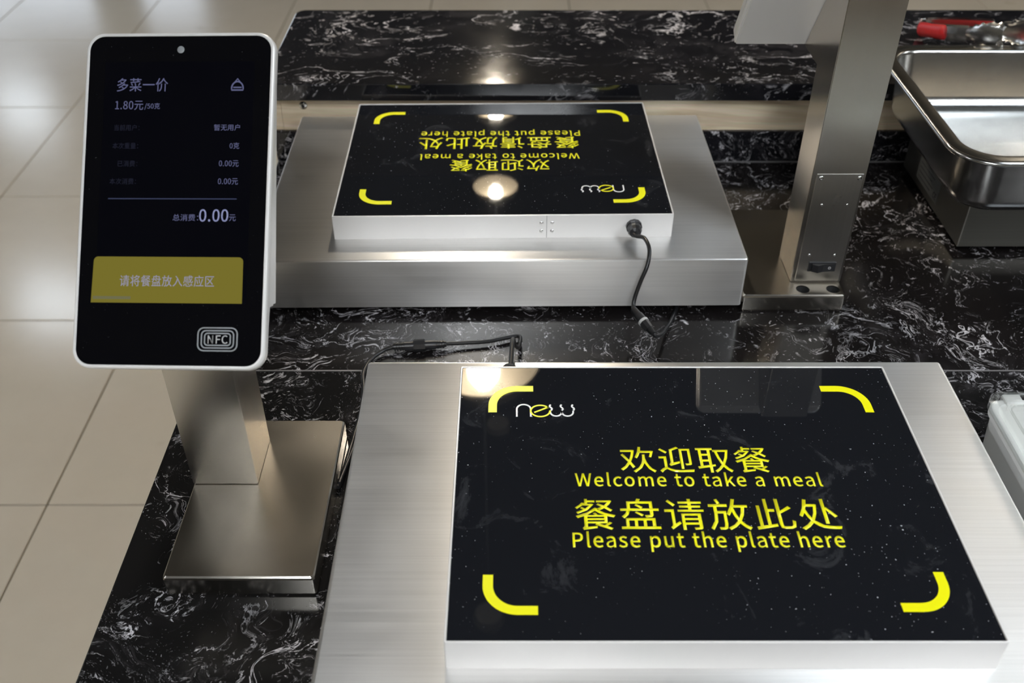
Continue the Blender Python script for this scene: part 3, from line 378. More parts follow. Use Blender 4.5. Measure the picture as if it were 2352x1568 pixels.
def tile_mat(name):
    m_, nt, b = mk(name); L = nt.links
    tc = N(nt, 'ShaderNodeTexCoord'); oi = N(nt, 'ShaderNodeObjectInfo')
    ad = N(nt, 'ShaderNodeVectorMath', operation='ADD'); L.new(tc.outputs['Object'], ad.inputs[0])
    sx = N(nt, 'ShaderNodeVectorMath', operation='SCALE'); sx.inputs['Scale'].default_value = 37.0; L.new(oi.outputs['Random'], sx.inputs[0]); L.new(sx.outputs[0], ad.inputs[1])
    n = N(nt, 'ShaderNodeTexNoise', Scale=9.0, Detail=8.0, Roughness=.6); L.new(ad.outputs[0], n.inputs['Vector'])
    c = N(nt, 'ShaderNodeMix', data_type='RGBA'); c.inputs[6].default_value = (.56, .495, .40, 1); c.inputs[7].default_value = (.63, .565, .465, 1); L.new(n.outputs['Fac'], c.inputs[0])
    st = N(nt, 'ShaderNodeTexNoise', Scale=5.0, Detail=3.0); L.new(ad.outputs[0], st.inputs['Vector'])
    s1 = N(nt, 'ShaderNodeMapRange'); s1.inputs['From Min'].default_value = .70; s1.inputs['From Max'].default_value = .76; s1.inputs['To Max'].default_value = .5; L.new(st.outputs['Fac'], s1.inputs['Value'])
    c2 = N(nt, 'ShaderNodeMix', data_type='RGBA'); c2.inputs[7].default_value = (.40, .31, .20, 1); L.new(s1.outputs[0], c2.inputs[0]); L.new(c.outputs[2], c2.inputs[6])
    L.new(c2.outputs[2], b.inputs['Base Color']); b.inputs['Roughness'].default_value = .17
    n3 = N(nt, 'ShaderNodeTexNoise', Scale=90.0, Detail=2.0); L.new(ad.outputs[0], n3.inputs['Vector'])
    bu = N(nt, 'ShaderNodeBump'); bu.inputs['Strength'].default_value = .12; bu.inputs['Distance'].default_value = .0006; L.new(n3.outputs['Fac'], bu.inputs['Height']); L.new(bu.outputs[0], b.inputs['Normal'])
    return m_
def clear(name):
    """thin clear moulded plastic: lets light straight through, shines at grazing angles"""
    m_, nt, b = mk(name); L = nt.links; nt.nodes.remove(b)
    tr = N(nt, 'ShaderNodeBsdfTransparent'); tr.inputs[0].default_value = (.995, 1, .995, 1); gl = N(nt, 'ShaderNodeBsdfGlossy'); gl.inputs['Roughness'].default_value = .06
    lw = N(nt, 'ShaderNodeLayerWeight'); lw.inputs[0].default_value = .35; fr = N(nt, 'ShaderNodeMapRange'); fr.inputs['To Min'].default_value = .015; fr.inputs['To Max'].default_value = .45; L.new(lw.outputs['Facing'], fr.inputs['Value']); mx = N(nt, 'ShaderNodeMixShader')
    L.new(fr.outputs[0], mx.inputs[0]); L.new(tr.outputs[0], mx.inputs[1]); L.new(gl.outputs[0], mx.inputs[2]); L.new(mx.outputs[0], nt.nodes['Material Output'].inputs['Surface'])
    return m_

M = dict(
    steel_x=steel('brushed_steel_along', axis='X', c=(.86, .845, .825), rough=.37, bump=.04, smudge=.08, grain=.10),
    steel_y=steel('brushed_steel_across', axis='Y', c=(.40, .375, .335), rough=.19, bump=0, smudge=.10, aniso=.4, grain=.05),
    steel_z=steel('brushed_steel_upright', axis='Z', c=(.52, .49, .445), rough=.21, bump=0, smudge=.06, aniso=.4, grain=.05),
    steel_plate=steel('brushed_steel_cover', axis='Z', c=(.62, .59, .54), rough=.26, bump=0, smudge=.05, aniso=.5, grain=.06),
    pan=steel('pan_steel', c=(.47, .465, .45), axis='X', rough=.17, bump=.008, smudge=.10, aniso=0),
    warmer=steel('shaded_satin_steel', c=(.27, .26, .235), axis='X', rough=.34, bump=.01, smudge=.05, aniso=0),  # steel darkened all over to stand in for the shadow on the warmer
    polished=steel('polished_steel', c=(.72, .71, .69), axis='X', rough=.08, bump=.0, smudge=.06, aniso=0),
    alu=plain('anodised_aluminium', (.88, .86, .84), .34, metal=.25),
    white_alu=plain('pale_aluminium', (.84, .82, .80), .33, metal=.15),
    marble_top=marble('black_marble_shelf', 1.0, .30, 1.0, .045, dens=.02, stretch=(.75, 1.25, 1)),
    marble_far=marble('black_marble_far', 1.35, .55, 5.0, .10, dens=.015, speck=.6, stretch=(1, 1, 1), black=(.009, .0075, .0075)),
    marble_near=marble('black_marble_near', 1.2, .9, 11.0, .08, dens=.02, speck=.6, black=(.008, .0075, .0075)),
    marble_splash=marble('black_marble_upstand', 1.3, .6, 21.0, .05, dens=.03),
    wood=wood('pale_wood'),
    glass=panel_glass('black_glass'),
    screen_glass=panel_glass('black_screen_glass', .10, .30),
    yellow=plain('yellow_print', (.96, .93, .0), .35, coat=.3),
    white_print=plain('white_print', (.85, .85, .87), .35),
    grey_print=plain('grey_print', (.26, .27, .28), .4),
    silver_print=plain('silver_print', (.50, .50, .50), .4),
    rubber=plain('black_rubber', (.010, .010, .011), .33),
    plastic=plain('black_plastic', (.018, .018, .02), .33),
    gap=plain('dark_gap', (.02, .02, .02), .8),
    red=plain('red_silicone', (.55, .018, .02), .38),
    white_plastic=plain('white_plastic', (.90, .90, .88), .35),
    ui_text=emit('screen_text', (.36, .38, .72), .30),
    ui_bright=emit('screen_text_bright', (.42, .46, .80), .50),
    ui_dim=emit('screen_text_dim', (.30, .33, .6), .045),
    ui_line=emit('screen_rule', (.25, .30, .6), .16),
    ui_area=emit('screen_backlight', (.3, .35, .8), .0035),
    ui_yellow=emit('screen_banner', (.42, .36, .055), .42),
    ui_btext=emit('screen_banner_text', (.46, .45, .60), .62),
    ui_mark=emit('screen_watermark', (.33, .32, .16), .45),
    tile=tile_mat('beige_floor_tile'), grout=plain('grout', (.10, .075, .05), .8),
    body=plain('cabinet_panel', (.30, .25, .20), .5),
    ceil=plain('ceiling_paint', (.09, .088, .085), .8), wall=plain('wall_paint', (.12, .105, .08), .7),
    dark_glass=plain('shop_window_glass', (.02, .022, .028), .1), post_paint=plain('column_paint', (.36, .38, .36), .6),
    lamp_in=plain('lamp_enamel', (.17, .15, .115), .35), bulb=emit('bulb', (1.0, .89, .73), LAMP_BULB),
    panel=emit('ceiling_panel', (.93, .97, 1.0), PANEL_E), panel_far=emit('far_ceiling_panel', (.80, .90, 1.0), 15.0), panel_warm=emit('warm_ceiling_panel', (1.0, .87, .68), 14.0), window=emit('bright_window', (.78, .87, 1.0), WINDOW_E),
    tongs=steel('tong_steel', c=(.66, .65, .62), axis='X', rough=.19, bump=0, smudge=.06, aniso=0),
    clear=clear('clear_plastic'), sticker=plain('sticker', (.075, .075, .072), .4),
)

# ================================================================== THE SETTING
FZ = -0.76; CZ = 2.24
TX, TY = .610, .638
fl = structure(put('floor', box(-7.2, 6.2, -4.2, 11.2, FZ - .06, FZ - .004), M['grout']))
tile_me = box(-TX / 2 + .0017, TX / 2 - .0017, -TY / 2 + .0017, TY / 2 - .0017, -.012, 0, .0012, 1); tile_me.materials.append(M['tile'])
for i in range(-9, 9):
    for j in range(-5, 10):
        o = bpy.data.objects.new('floor_tile', tile_me); col.objects.link(o); o.parent = fl
        o.location = (-.964 + TX * (i + .5), 1.42 + TY * (j + .5), FZ + random.uniform(0, .0004)); o.rotation_euler = (random.uniform(-1, 1) * .0006, random.uniform(-1, 1) * .0006, 0)
structure(put('ceiling', box(-7.2, 6.2, -4.2, 11.2, CZ, CZ + .1), M['ceil']))
for nm, b in (('wall_left', (-7.3, -7.2, -4.2, 11.2)), ('wall_right', (6.2, 6.3, -4.2, 11.2)), ('wall_front', (-7.2, 6.2, -4.3, -4.2))):
    structure(put(nm, box(*b, FZ - .06, CZ), M['wall']))
wb = structure(put('wall_back', box(-7.2, 6.2, 11.2, 11.3, FZ - .06, CZ), M['wall']))
k = 0
for x0, x1, m_ in ((-6.6, -3.4, 'window'), (-2.6, -.2, 'dark_glass'), (.2, 2.6, 'dark_glass'), (3.2, 5.6, 'dark_glass')):
    k += 1
    wn = structure(put('window_%d' % k, box(x0, x1, 11.14, 11.2, FZ + .25, CZ - .35), M['post_paint']))
    n = 3; d = (x1 - x0 - .06) / n
    for q in range(n): put('pane', box(x0 + .03 + d * q + .02, x0 + .03 + d * (q + 1) - .02, 11.125, 11.145, FZ + .31, CZ - .41), M[m_], wn)
for k, (x, y) in enumerate(((0.05, 7.6), (-3.0, 7.6), (3.1, 7.6))):
    structure(put('trim_%d' % (k + 1), box(x - .14, x + .14, y - .14, y + .14, FZ - .005, CZ, .01, 1), M['post_paint']))
structure(put('trim_4', box(-3.4, 3.4, 5.1, 5.35, 1.72, CZ, .01, 1), M['lamp_in']))
# ceiling lights
spots = [(-3.5, 6.2, 'square ceiling light left of the far columns'), (2.9, 4.2, 'square ceiling light to the right beyond the serving shelf'), (-4.2, -1.0, 'square ceiling light far behind and left of the camera'),
         (-5.1, 9.7, 'square ceiling light near the far left corner, by the bright window'), (-.2, -1.6, 'square ceiling light straight behind the camera'), (-4.6, 3.0, 'added square fill light over the aisle left of the counter'), (1.6, .4, 'added square fill light above the middle of the counter'), (2.6, -.9, 'square ceiling light behind and right of the camera'), (3.4, 1.5, 'square ceiling light above the right end of the counter'), (.1, -2.9, 'square ceiling light farthest behind the camera')]  # aisle and mid-counter panels are added fill, brightening the floor and white box
for x, y, lb in spots:
    t = thing('ceiling_light', lb, 'light', (x, y, CZ), 0, 'square ceiling lights')
    bm = bmesh.new()
    for a in ((-.31, .31, -.31, -.29), (-.31, .31, .29, .31), (-.31, -.29, -.29, .29), (.29, .31, -.29, .29)): add_box(bm, *a, -.03, .002)
    put('frame', mesh(bm), M['white_plastic'], t); put('diffuser', box(-.29, .29, -.29, .29, -.02, -.004), M['panel_warm' if x > 0 and y > 4 else 'panel_far' if y > 4 or 0 < y < 1 else 'panel'], t)
t = thing('linear_ceiling_light', 'long thin tube light on the ceiling beyond the far station', 'light', (.78, 5.95, CZ - .03))
put('casing', box(-.62, .62, -.04, .04, -.01, .03, .004, 1), M['white_plastic'], t); put('tube', tube([(-.58, 0, -.018), (.58, 0, -.018)], .011), M['panel'], t)
# pendant lamps over the line of the counter
for x, y, s_, lb in ((-.074, 2.05, 1.0, 'enamelled pendant lamp nearest the counter, mirrored in the near black glass'), (-.053, 2.98, .50, 'enamelled pendant lamp in the middle of the row of three'), (-.06, 3.60, .62, 'enamelled pendant lamp farthest along the row of three')):
    t = thing('pendant_lamp', lb, 'lamp', (x, y, 1.12), 0, 'pendant lamps in a row')
    sh = put('lamp_shade', lathe([(.150 * s_, .0), (.154 * s_, .004), (.135 * s_, .05 * s_), (.075 * s_, .095 * s_), (.03 * s_, .125 * s_), (0, .126 * s_), (0, .119 * s_), (.025 * s_, .118 * s_), (.070 * s_, .088 * s_), (.130 * s_, .046 * s_), (.150 * s_, .0)], 40), M['lamp_in'], t)
    put('bulb', lathe([(0, .003), (.020 * s_, .004), (.036 * s_, .012), (.042 * s_, .03), (.040 * s_, .055 * s_), (.02 * s_, .09 * s_), (0, .095 * s_)], 24), M['bulb'], t)
    put('cord', tube([(0, 0, .12 * s_), (0, 0, CZ - 1.12)], .0012, 8), M['white_plastic'], t); put('ceiling_cup', lathe([(.0, 1.08), (.045, 1.085), (.05, 1.12), (0, 1.12)], 20), M['white_plastic'], t)

# ================================================================== COUNTER AND SHELF
CX = -.386
ct = thing('counter', 'long low counter topped with glossy black marble in two slabs', 'counter', (0, 0, FZ))
def sub(me, dz=-FZ):
    for v in me.vertices: v.co.z += dz
    return me
def world_child(name, me, mat, parent):
    """mesh given in world coordinates, parented to an empty"""
    d = parent.location
    rz = Matrix.Rotation(-parent.rotation_euler.z, 4, 'Z')
    for v in me.vertices: v.co = rz @ (v.co - d)
    return put(name, me, mat, parent)
s1 = world_child('marble_slab', box(CX, 2.3, .12, .9395, -.030, 0, .0018), M['marble_near'], ct); s1['label'] = 'nearer slab of black marble with swirling veins'
s2 = world_child('marble_slab', box(CX, 2.3, .9405, 1.479, -.030, 0, .0010), M['marble_far'], ct); s2['label'] = 'farther slab of black marble in front of the upstand'
world_child('joint_strip', box(CX + .001, 2.299, .9392, .9408, -.02, .0001), plain('joint_resin', (.22, .21, .21), .3), ct)
world_child('cabinet_body', box(CX + .02, 2.28, .15, 1.46, FZ + .08, -.030), M['body'], ct)
world_child('plinth', box(CX + .05, 2.25, .2, 1.45, FZ + .001, FZ + .08), M['gap'], ct)
sh = thing('serving_shelf', 'raised shelf of veined black marble on a pale wood front behind the far station', 'shelf', (0, 1.62, FZ))
bm = bmesh.new()
poly = [(CX, 1.4585), (2.3, 1.4585), (2.3, 1.783), (CX + .014, 1.783), (CX + .006, 1.779), (CX, 1.768)]
world_child('marble_top', prism(poly, .117, .145, .0015), M['marble_top'], sh)
world_child('wood_front', box(CX + .018, 2.28, 1.485, 1.50, .055, .1165), M['wood'], sh)
world_child('wood_end', box(CX + .003, CX + .0175, 1.4855, 1.77, .055, .1165), M['wood'], sh)
up = world_child('marble_upstand', box(CX, 2.29, 1.4795, 1.4925, .0003, .0545, .0015), M['marble_splash'], sh); up['label'] = 'low black marble upstand under the wood front'
world_child('cabinet_body', box(CX + .02, 2.28, 1.50, 1.765, FZ + .001, .1165), M['body'], sh)
world_child('sealant_line', box(CX + .001, 2.28, 1.4772, 1.4796, .0002, .0014), plain('sealant', (.16, .155, .155), .4), sh)
def screw(parent, loc, rot, s_=1.0, name='screw', mat='polished'):
    bm = bmesh.new(); bmesh.ops.create_cone(bm, cap_ends=True, segments=16, radius1=.0035 * s_, radius2=.0026 * s_, depth=.0014 * s_)
    me = mesh(bm, True); o = put(name, me, M[mat], parent); o.location = loc; o.rotation_euler = rot
    return o
def slotted(parent, loc, rot, s_=1.0, mat='polished'):
    bm = bmesh.new(); n = 20
    prof = [(0, .0006), (.0012, .0006), (.0014, .0013), (.0030, .0010), (.0036, 0)]
    me = lathe([(r * s_, z * s_) for r, z in prof], n); o = put('screw', me, M[mat], parent, loc); o.rotation_euler = rot
    return o
a = slotted(sh, (-.3324, 1.485 - 1.62, .0974 - FZ), (R(90), 0, 0), 1.9, 'silver_screw' if 'silver_screw' in M else 'polished')
bm = bmesh.new()
add_box(bm, -.0028, .0028, -.0006, .0006, .0022, .0027); add_box(bm, -.0006, .0006, -.0028, .0028, .0022, .0027)
put('cross_slot', mesh(bm), M['gap'], a)

# ================================================================== WEIGHING PLATFORMS
def platform(label, loc, rz):
    t = thing('weighing_platform', label, 'scale', loc, rz, 'brushed steel weighing platforms')
    W, D, z0, z1 = .632, .42, .013, .085
    bm = bmesh.new()
    # folded sheet tray: outer shell open underneath
    r = .004
    pts = rrect(-W / 2, W / 2, -D / 2, D / 2, r, 3); th = .0015
    inn = rrect(-W / 2 + th, W / 2 - th, -D / 2 + th, D / 2 - th, r - th * .5, 3)
    rings = [[(x, y, z1 - th) for x, y in inn], [(x, y, z0) for x, y in inn], [(x, y, z0) for x, y in pts], [(x, y, z1 - .003) for x, y in pts]]
    for a in (30, 60, 90):
        q = .003 * (1 - math.cos(R(a))); s_ = .003 * math.sin(R(a))
        rings.append([(x, y, z1 - .003 + s_) for x, y in rrect(-W / 2 + q, W / 2 - q, -D / 2 + q, D / 2 - q, max(r - q, .001), 3)])
    put('cover', loft(rings, True, True), M['steel_x'], t)
    put('load_frame', box(-.24, .24, -.14, .14, .018, .06, .002, 1), M['gap'], t)
    for sx in (-1, 1):
        for sy in (-1, 1):
            put('foot', lathe([(0, 0), (.014, 0), (.016, .003), (.016, .007), (.006, .009), (.006, .02), (0, .02)], 20), M['rubber'], t, (sx * .255, sy * .165, 0))
            put('foot_bracket', box(-.02, .02, -.02, .02, .016, .022), M['gap'], t, (sx * .255, sy * .165, 0))
    return t
platform('brushed steel weighing platform nearest the camera, under the black plate pad', (.1578, .6435, 0), 0)
platform('brushed steel weighing platform at the back, under the upside-down black plate pad', (-.0165, 1.2655, 0), R(.55))

# ================================================================== PLATE PADS
def plate_pad(label, loc, rz):
    t = thing('plate_pad', label, 'sensor pad', loc, rz, 'black glass plate pads in pale metal frames')
    W, D, H = .4407, .3378, .0345; w_, d_ = W / 2, D / 2
    # housing: ring with 1.6 mm walls, mitred corners, glass sits inside
    rings = []
    for q, z in ((.0, 0), (.0, H - .0008), (.0004, H - .0002), (.0008, H), (.0016, H), (.0020, H - .0005), (.0020, H - .004)):
        rings.append([(x, y, z) for x, y in rrect(-w_ + q, w_ - q, -d_ + q, d_ - q, max(.0022 - q, .0004), 3)])
    fr = put('metal_frame', loft(rings, True, True), M['white_alu'], t)
    gp = put('glass_panel', box(-w_ + .0021, w_ - .0021, -d_ + .0021, d_ - .0021, H - .0045, H - .0008, .0003, 1), M['glass'], t)
    Z = H - .0008
    def P(x, y): return (x - w_, y - d_)
    # corner brackets
    def bracket(cx, cy, sx, sy):
        wd = .0085; r = .0245; lx, ly = .0450, .0398; c = wd / 2
        pts = [(c, ly - 0)] + [(c + r - r * math.cos(R(a)), c + r - r * math.sin(R(a))) for a in range(0, 91, 6)] + [(lx, c)]
        pts = [(cx + sx * x - w_, cy + sy * y - d_) for x, y in pts]
        bm = bmesh.new(); ribbon(bm, pts, wd, Z); put('corner_mark', mesh(bm), M['yellow'], t)
    bracket(.0300, .3066, 1, -1); bracket(.4115, .3066, -1, -1); bracket(.0292, .0264, 1, 1); bracket(.4118, .0292, -1, 1)
    for tx, x0, x1, y0, y1, ref, tr, bd in (('欢迎取餐', .1545, .2940, .1843, .2180, None, 6, .00006), ('餐盘请放此处', .1095, .3412, .1150, .1516, None, 8, .00006),
                                 ('Welcome to take a meal', .1113, .3364, .1668, .1843, 'l', 12, .00018), ('Please put the plate here', .1056, .3386, .0955, .1132, 'l', 10, .00018)):
        lettering('lettering', tx, x0 - w_, x1 - w_, y0 - d_, y1 - d_, Z, M['yellow'], t, tr, bd, ref, .00014)
    # the small three-letter mark: white n, yellow e, white w with steam
    q = .00175
    bm = bmesh.new()
    n_ = [(.0582, .2604), (.0582, .2710)] + [(.0651 - .0069 * math.cos(R(a)), .2715 + .0068 * math.sin(R(a))) for a in range(0, 181, 15)] + [(.0720, .2604)]
    ribbon(bm, [P(*p) for p in n_], q, Z)
    for xa in (.0913, .1026):
        u_ = [(xa, .2686)] + [(xa + .00565 - .00565 * math.cos(R(a)), .2672 - .0060 * math.sin(R(a))) for a in range(0, 181, 15)] + [(xa + .0113, .2686)]
        ribbon(bm, [P(*p) for p in u_], q, Z)
    put('logo', mesh(bm), M['white_print'], t)
    bm = bmesh.new()
    for xs in (.0920, .1028, .1140):
        ribbon(bm, [P(xs + .0011 * math.sin(a * math.pi * 2 / 10), .2695 + .0085 * a / 10) for a in range(11)], q, Z)
    put('steam_mark', mesh(bm), M['white_print'], t)
    bm = bmesh.new()
    e_ = [(.0815 + .0095 * math.cos(R(a)), .2687 + .0083 * math.sin(R(a))) for a in range(-2, -332, -11)]
    e_ = [(.0910, .2692)] + e_ + [(.0898, .2745), (.0755, .2664)]
    ribbon(bm, [P(*p) for p in e_], q, Z + .0001)
    put('logo', mesh(bm), M['yellow'], t)
    # far side (carries the port): seam, four screws, cable gland
    put('frame_joint', box(-.0565, -.0561, d_ - .0002, d_ + .00012, .0008, H - .001), M['gap'], t)
    for x in (-.0495, -.0635):
        for z in (.0105, .0225): 
            s_ = slotted(t, (x, d_, z), (R(-90), 0, 0), .72)
            s_.scale = (1, 1, 1)
    g = put('cable_gland', lathe([(.0, 0), (.0105, 0), (.0105, .004), (.0092, .005), (.0092, .012), (.0075, .017), (.0035, .019), (0, .019)], 12, False), M['plastic'], t, (-.1695, d_, .0172)); g.rotation_euler = (R(-90), 0, 0)
    return t
pad1 = plate_pad('large black glass plate pad nearest the camera, yellow wording reading upright', (.1677, .6340, .0852), 0)
pad2 = plate_pad('black glass plate pad on the back platform, its wording upside down', (-.0128, 1.2765, .0852), R(180.85))

# ================================================================== TERMINAL STANDS
def frame_matrix(c, u, up_, n): 
    m_ = Matrix((u, up_, n)).transposed().to_4x4(); m_.translation = c; return m_
def terminal_base(t, x0, x1, y0, y1, holes=()):
    r = .0035; rings = []
    for q, z in ((.0015, .0), (.0, .003), (.0, .0225), (.0006, .0245), (.002, .026)):
        rings.append([(x, y, z) for x, y in rrect(x0 + q, x1 - q, y0 + q, y1 - q, r, 4)])
    b = put('base_plate', loft(rings, True, True), M['steel_y'], t)
    cs = []
    for hx, hy in holes:
        bm = bmesh.new(); bmesh.ops.create_cone(bm, cap_ends=True, segments=28, radius1=.0088, radius2=.0088, depth=.022)
        c = put('c', mesh(bm)); c.location = (t.location.x + hx, t.location.y + hy, .022); cs.append(c)
    if cs: bpy.context.view_layer.update(); cut(b, cs)
    for hx, hy in holes: put('hole_lining', lathe([(.0, .012), (.0086, .0122), (.0086, .0245), (.0084, .0245), (.0082, .0125), (0, .0124)], 24), M['gap'], t, (hx, hy, 0))
    return b
def column(t, x0, x1, prof, mat='steel_z'):
    """closed box section: profile in yz, extruded across x"""
    bm = bmesh.new(); lo = [bm.verts.new((x0, y, z)) for y, z in prof]; hi = [bm.verts.new((x1, y, z)) for y, z in prof]; n = len(prof)
    bm.faces.new(lo); bm.faces.new(hi[::-1])
    for i in range(n): bm.faces.new((lo[i], lo[(i + 1) % n], hi[(i + 1) % n], hi[i]))
    bmesh.ops.recalc_face_normals(bm, faces=bm.faces[:])
    bmesh.ops.bevel(bm, geom=bm.edges[:], offset=.0009, segments=2, affect='EDGES')
    return put('column', mesh(bm, True), M[mat], t)
def housing(t, Wd, Lh, mat4, side, rad=.0165, rim=.0032):
    """display housing in its own frame: x right, y up, z towards the person it faces"""
    w_, l_ = Wd / 2, Lh / 2
    rings = []
    for q, z in ((.0022, -.0125), (.0004, -.0105), (0, -.009), (0, -.0030), (.0006, -.0010), (.0016, 0), (rim, 0), (rim + .0004, -.0006), (rim + .0004, -.003)):
        rings.append([(x, y, z) for x, y in rrect(-w_ + q, w_ - q, -l_ + q, l_ - q, rad - q * .8, 8)])
    h = put('display_housing', loft(rings, True, True), M['alu'], t)
    h.matrix_basis = Matrix.Translation(-t.location) @ mat4
    # back shell: side profile in (y, z)
    bm = bmesh.new(); x0 = -w_ + .0012
    lo = [bm.verts.new((x0, y, z)) for y, z in side]; hi = [bm.verts.new((-x0, y, z)) for y, z in side]; n = len(side)
    bm.faces.new(lo); bm.faces.new(hi[::-1])
    for i in range(n): bm.faces.new((lo[i], lo[(i + 1) % n], hi[(i + 1) % n], hi[i]))
    bmesh.ops.recalc_face_normals(bm, faces=bm.faces[:])
    bmesh.ops.bevel(bm, geom=bm.edges[:], offset=.0022, segments=3, affect='EDGES')
    put('back_shell', mesh(bm, True), M['alu'], h)
    g = put('screen_glass', prism(rrect(-w_ + rim + .0005, w_ - rim - .0005, -l_ + rim + .0005, l_ - rim - .0005, rad - rim, 8), -.0022, -.0003), M['screen_glass'], h)
    return h

# --- left terminal
B1 = Vector((-.2579, .7126, 0))
t1 = thing('payment_terminal', 'upright touch-screen terminal on the left corner of the counter, black screen with yellow banner', 'terminal', B1)
terminal_base(t1, -.0723, .0724, -.1102, .1102)
column(t1, -.3302 - B1.x, -.2630 - B1.x, [(.7235 - B1.y, .0262), (.7900 - B1.y, .0262), (.7900 - B1.y, .3085), (.7235 - B1.y, .2350)])
u1 = Vector((.9982, -.0536, .0273)).normalized(); n1 = Vector((-.058, -.7375, .6729)); n1 = (n1 - u1 * n1.dot(u1)).normalized(); up1 = n1.cross(u1)
h1 = housing(t1, .1718, .3010, frame_matrix(Vector((-.297, .768, .3392)), u1, up1, n1),
             [(.137, -.0095), (.137, -.0120), (-.086, -.0335), (-.090, -.0335), (-.094, -.0170), (-.138, -.0130), (-.138, -.0095)])
ZG = -.0003
def ui(name, text, x0, x1, y0, y1, mat, bold=0.0, ref=None, tr=4): return lettering(name, text, x0, x1, y0, y1, ZG, M[mat], h1, tr, bold, ref, .0002)
put('screen_area', box(-.0675, .0680, -.0930, .1235, ZG - .00005, ZG + .00006), M['ui_area'], h1)
ui('screen_wording', '多菜一价', -.0561, -.0098, .0965, .1086, 'ui_text', 0)
ui('screen_wording', '1.80元', -.0570, -.0315, .0798, .0880, 'ui_text', 0); ui('screen_wording', '/50克', -.0302, -.0163, .0800, .0860, 'ui_text', .0)
for y, tx, x0, x1, a, b in ((.0610, '当前用户：', -.0570, -.0340, '暂无用户', .0335), (.0446, '本次重量：', -.0578, -.0345, '0克', .0482), (.0286, '已消费：', -.0525, -.0345, '0.00元', .0392), (.0126, '本次消费：', -.0590, -.0350, '0.00元', .0389)):
    ui('screen_wording', tx, x0, x1, y, y + .0055, 'ui_dim'); ui('screen_wording', a, b, .0568, y, y + .0056, 'ui_text', 0)
put('screen_rule', box(-.0595, .0562, -.0006, .0003, ZG, ZG + .0002), M['ui_line'], h1)
ui('screen_wording', '总消费：', -.0004, .0225, -.0198, -.0138, 'ui_text', 0); ui('screen_wording', '0.00', .0234, .0492, -.0203, -.0094, 'ui_bright', .0001); ui('screen_wording', '元', .0501, .0560, -.0198, -.0140, 'ui_text')
pts = [(-.0708, -.0925), (.0643, -.0925)] + [(.0641 - .004 + .004 * math.cos(R(a)), -.0518 - .004 + .004 * math.sin(R(a))) for a in range(0, 91, 15)] + [(-.0698 + .004 - .004 * math.sin(R(a)), -.0518 - .004 + .004 * math.cos(R(a))) for a in range(0, 91, 15)]
put('screen_banner', prism(pts, ZG, ZG + .0001), M['ui_yellow'], h1)
o = ui('screen_wording', '请将餐盘放入感应区', -.0455, .0390, -.0780, -.0680, 'ui_btext', 0); o.location.z = .0001
o = put('watermark_bar', box(-.0690, -.0352, -.0894, -.0868, ZG + .0001, ZG + .0002), M['ui_mark'], h1)
bm = bmesh.new()
c_ = [(.0480, .0975), (.0480, .0990)] + [(.0532 - .0052 * math.cos(R(a)), .0990 + .0062 * math.sin(R(a))) for a in range(0, 181, 15)] + [(.0584, .0975)]
ribbon(bm, c_, .0012, ZG, True); ribbon(bm, [(.0495, .0999), (.0569, .0999)], .0011, ZG); ribbon(bm, [(.0508, .1045), (.0532, .1078), (.0556, .1045)], .0011, ZG)
put('cloche_icon', mesh(bm), M['ui_text'], h1)
put('camera_lens', lathe([(0, .0004), (.0018, .0006), (.0030, .0002), (.0033, 0)], 20), M['grey_print'], h1, (.0006, .1345, ZG))
for q in (0, .0027, .0052):
    bm = bmesh.new(); ribbon(bm, rrect(.0265 + q * 1.15, .0612 - q * 1.15, -.1338 + q * .92, -.1138 - q * .92, .0052 - q * .5, 5), .0012, ZG, True); put('contactless_mark', mesh(bm), M['grey_print'], h1)
lettering('lettering', 'NFC', .0352, .0527, -.1276, -.1202, ZG, M['silver_print'], h1, 8, .0001, None, .0002)

# --- right terminal, turned the other way; its display shows its back
B2 = Vector((.3700, 1.1723, 0))
t2 = thing('payment_terminal', 'steel terminal post with a rocker switch at its foot, its display facing away', 'terminal', B2)
terminal_base(t2, .3030 - B2.x, .4378 - B2.x, -.1102, .1102, ((.3844 - B2.x, 1.0762 - B2.y), (.4240 - B2.x, 1.0762 - B2.y)))
c2 = column(t2, .3712 - B2.x, .4378 - B2.x, [(1.0932 - B2.y, .0262), (1.1599 - B2.y, .0262), (1.1599 - B2.y, .2995), (1.2235 - B2.y, .2990), (1.119 - B2.y, .4545), (1.0932 - B2.y, .4545)])
yf = 1.0932 - B2.y
ap = put('access_plate', box(.3768 - B2.x, .4345 - B2.x, yf - .0010, yf + .0002, .0290, .1875, .0003, 1), M['steel_plate'], c2)
for x, z in ((.3828, .1819), (.4300, .1819)): slotted(c2, (x - B2.x, yf - .001, z), (R(90), 0, 0), .85)
for x, z in ((.3905, .1437), (.4225, .1437), (.3890, .0688), (.4215, .0688)): slotted(c2, (x - B2.x, yf - .001, z), (R(90), 0, 0), .55)
sw = put('switch_frame', box(.3900 - B2.x, .4262 - B2.x, yf - .0034, yf + .001, .0445, .0592, .0008, 1), M['plastic'], c2)
prof = [(.3925, -.0034), (.3960, -.0034), (.4065, -.0040), (.4235, -.0040), (.4235, -.0035), (.3925, -.0035)]
bm = bmesh.new(); rp = [(.3945 - B2.x, yf - .0034), (.3945 - B2.x, yf - .0062), (.4015 - B2.x, yf - .0098), (.4085 - B2.x, yf - .0062), (.4240 - B2.x, yf - .0050), (.4240 - B2.x, yf - .0034)]
put('rocker', prism(rp, .0462, .0576, .0003, 1), M['plastic'], c2)
bm = bmesh.new(); ribbon(bm, [(.0016 * math.cos(R(a)), .0016 * math.sin(R(a))) for a in range(0, 360, 20)], .0007, 0, True)
o = put('off_mark', mesh(bm), M['silver_print'], c2, (.4172 - B2.x, yf - .00575, .0520)); o.rotation_euler = (R(90), 0, R(4))
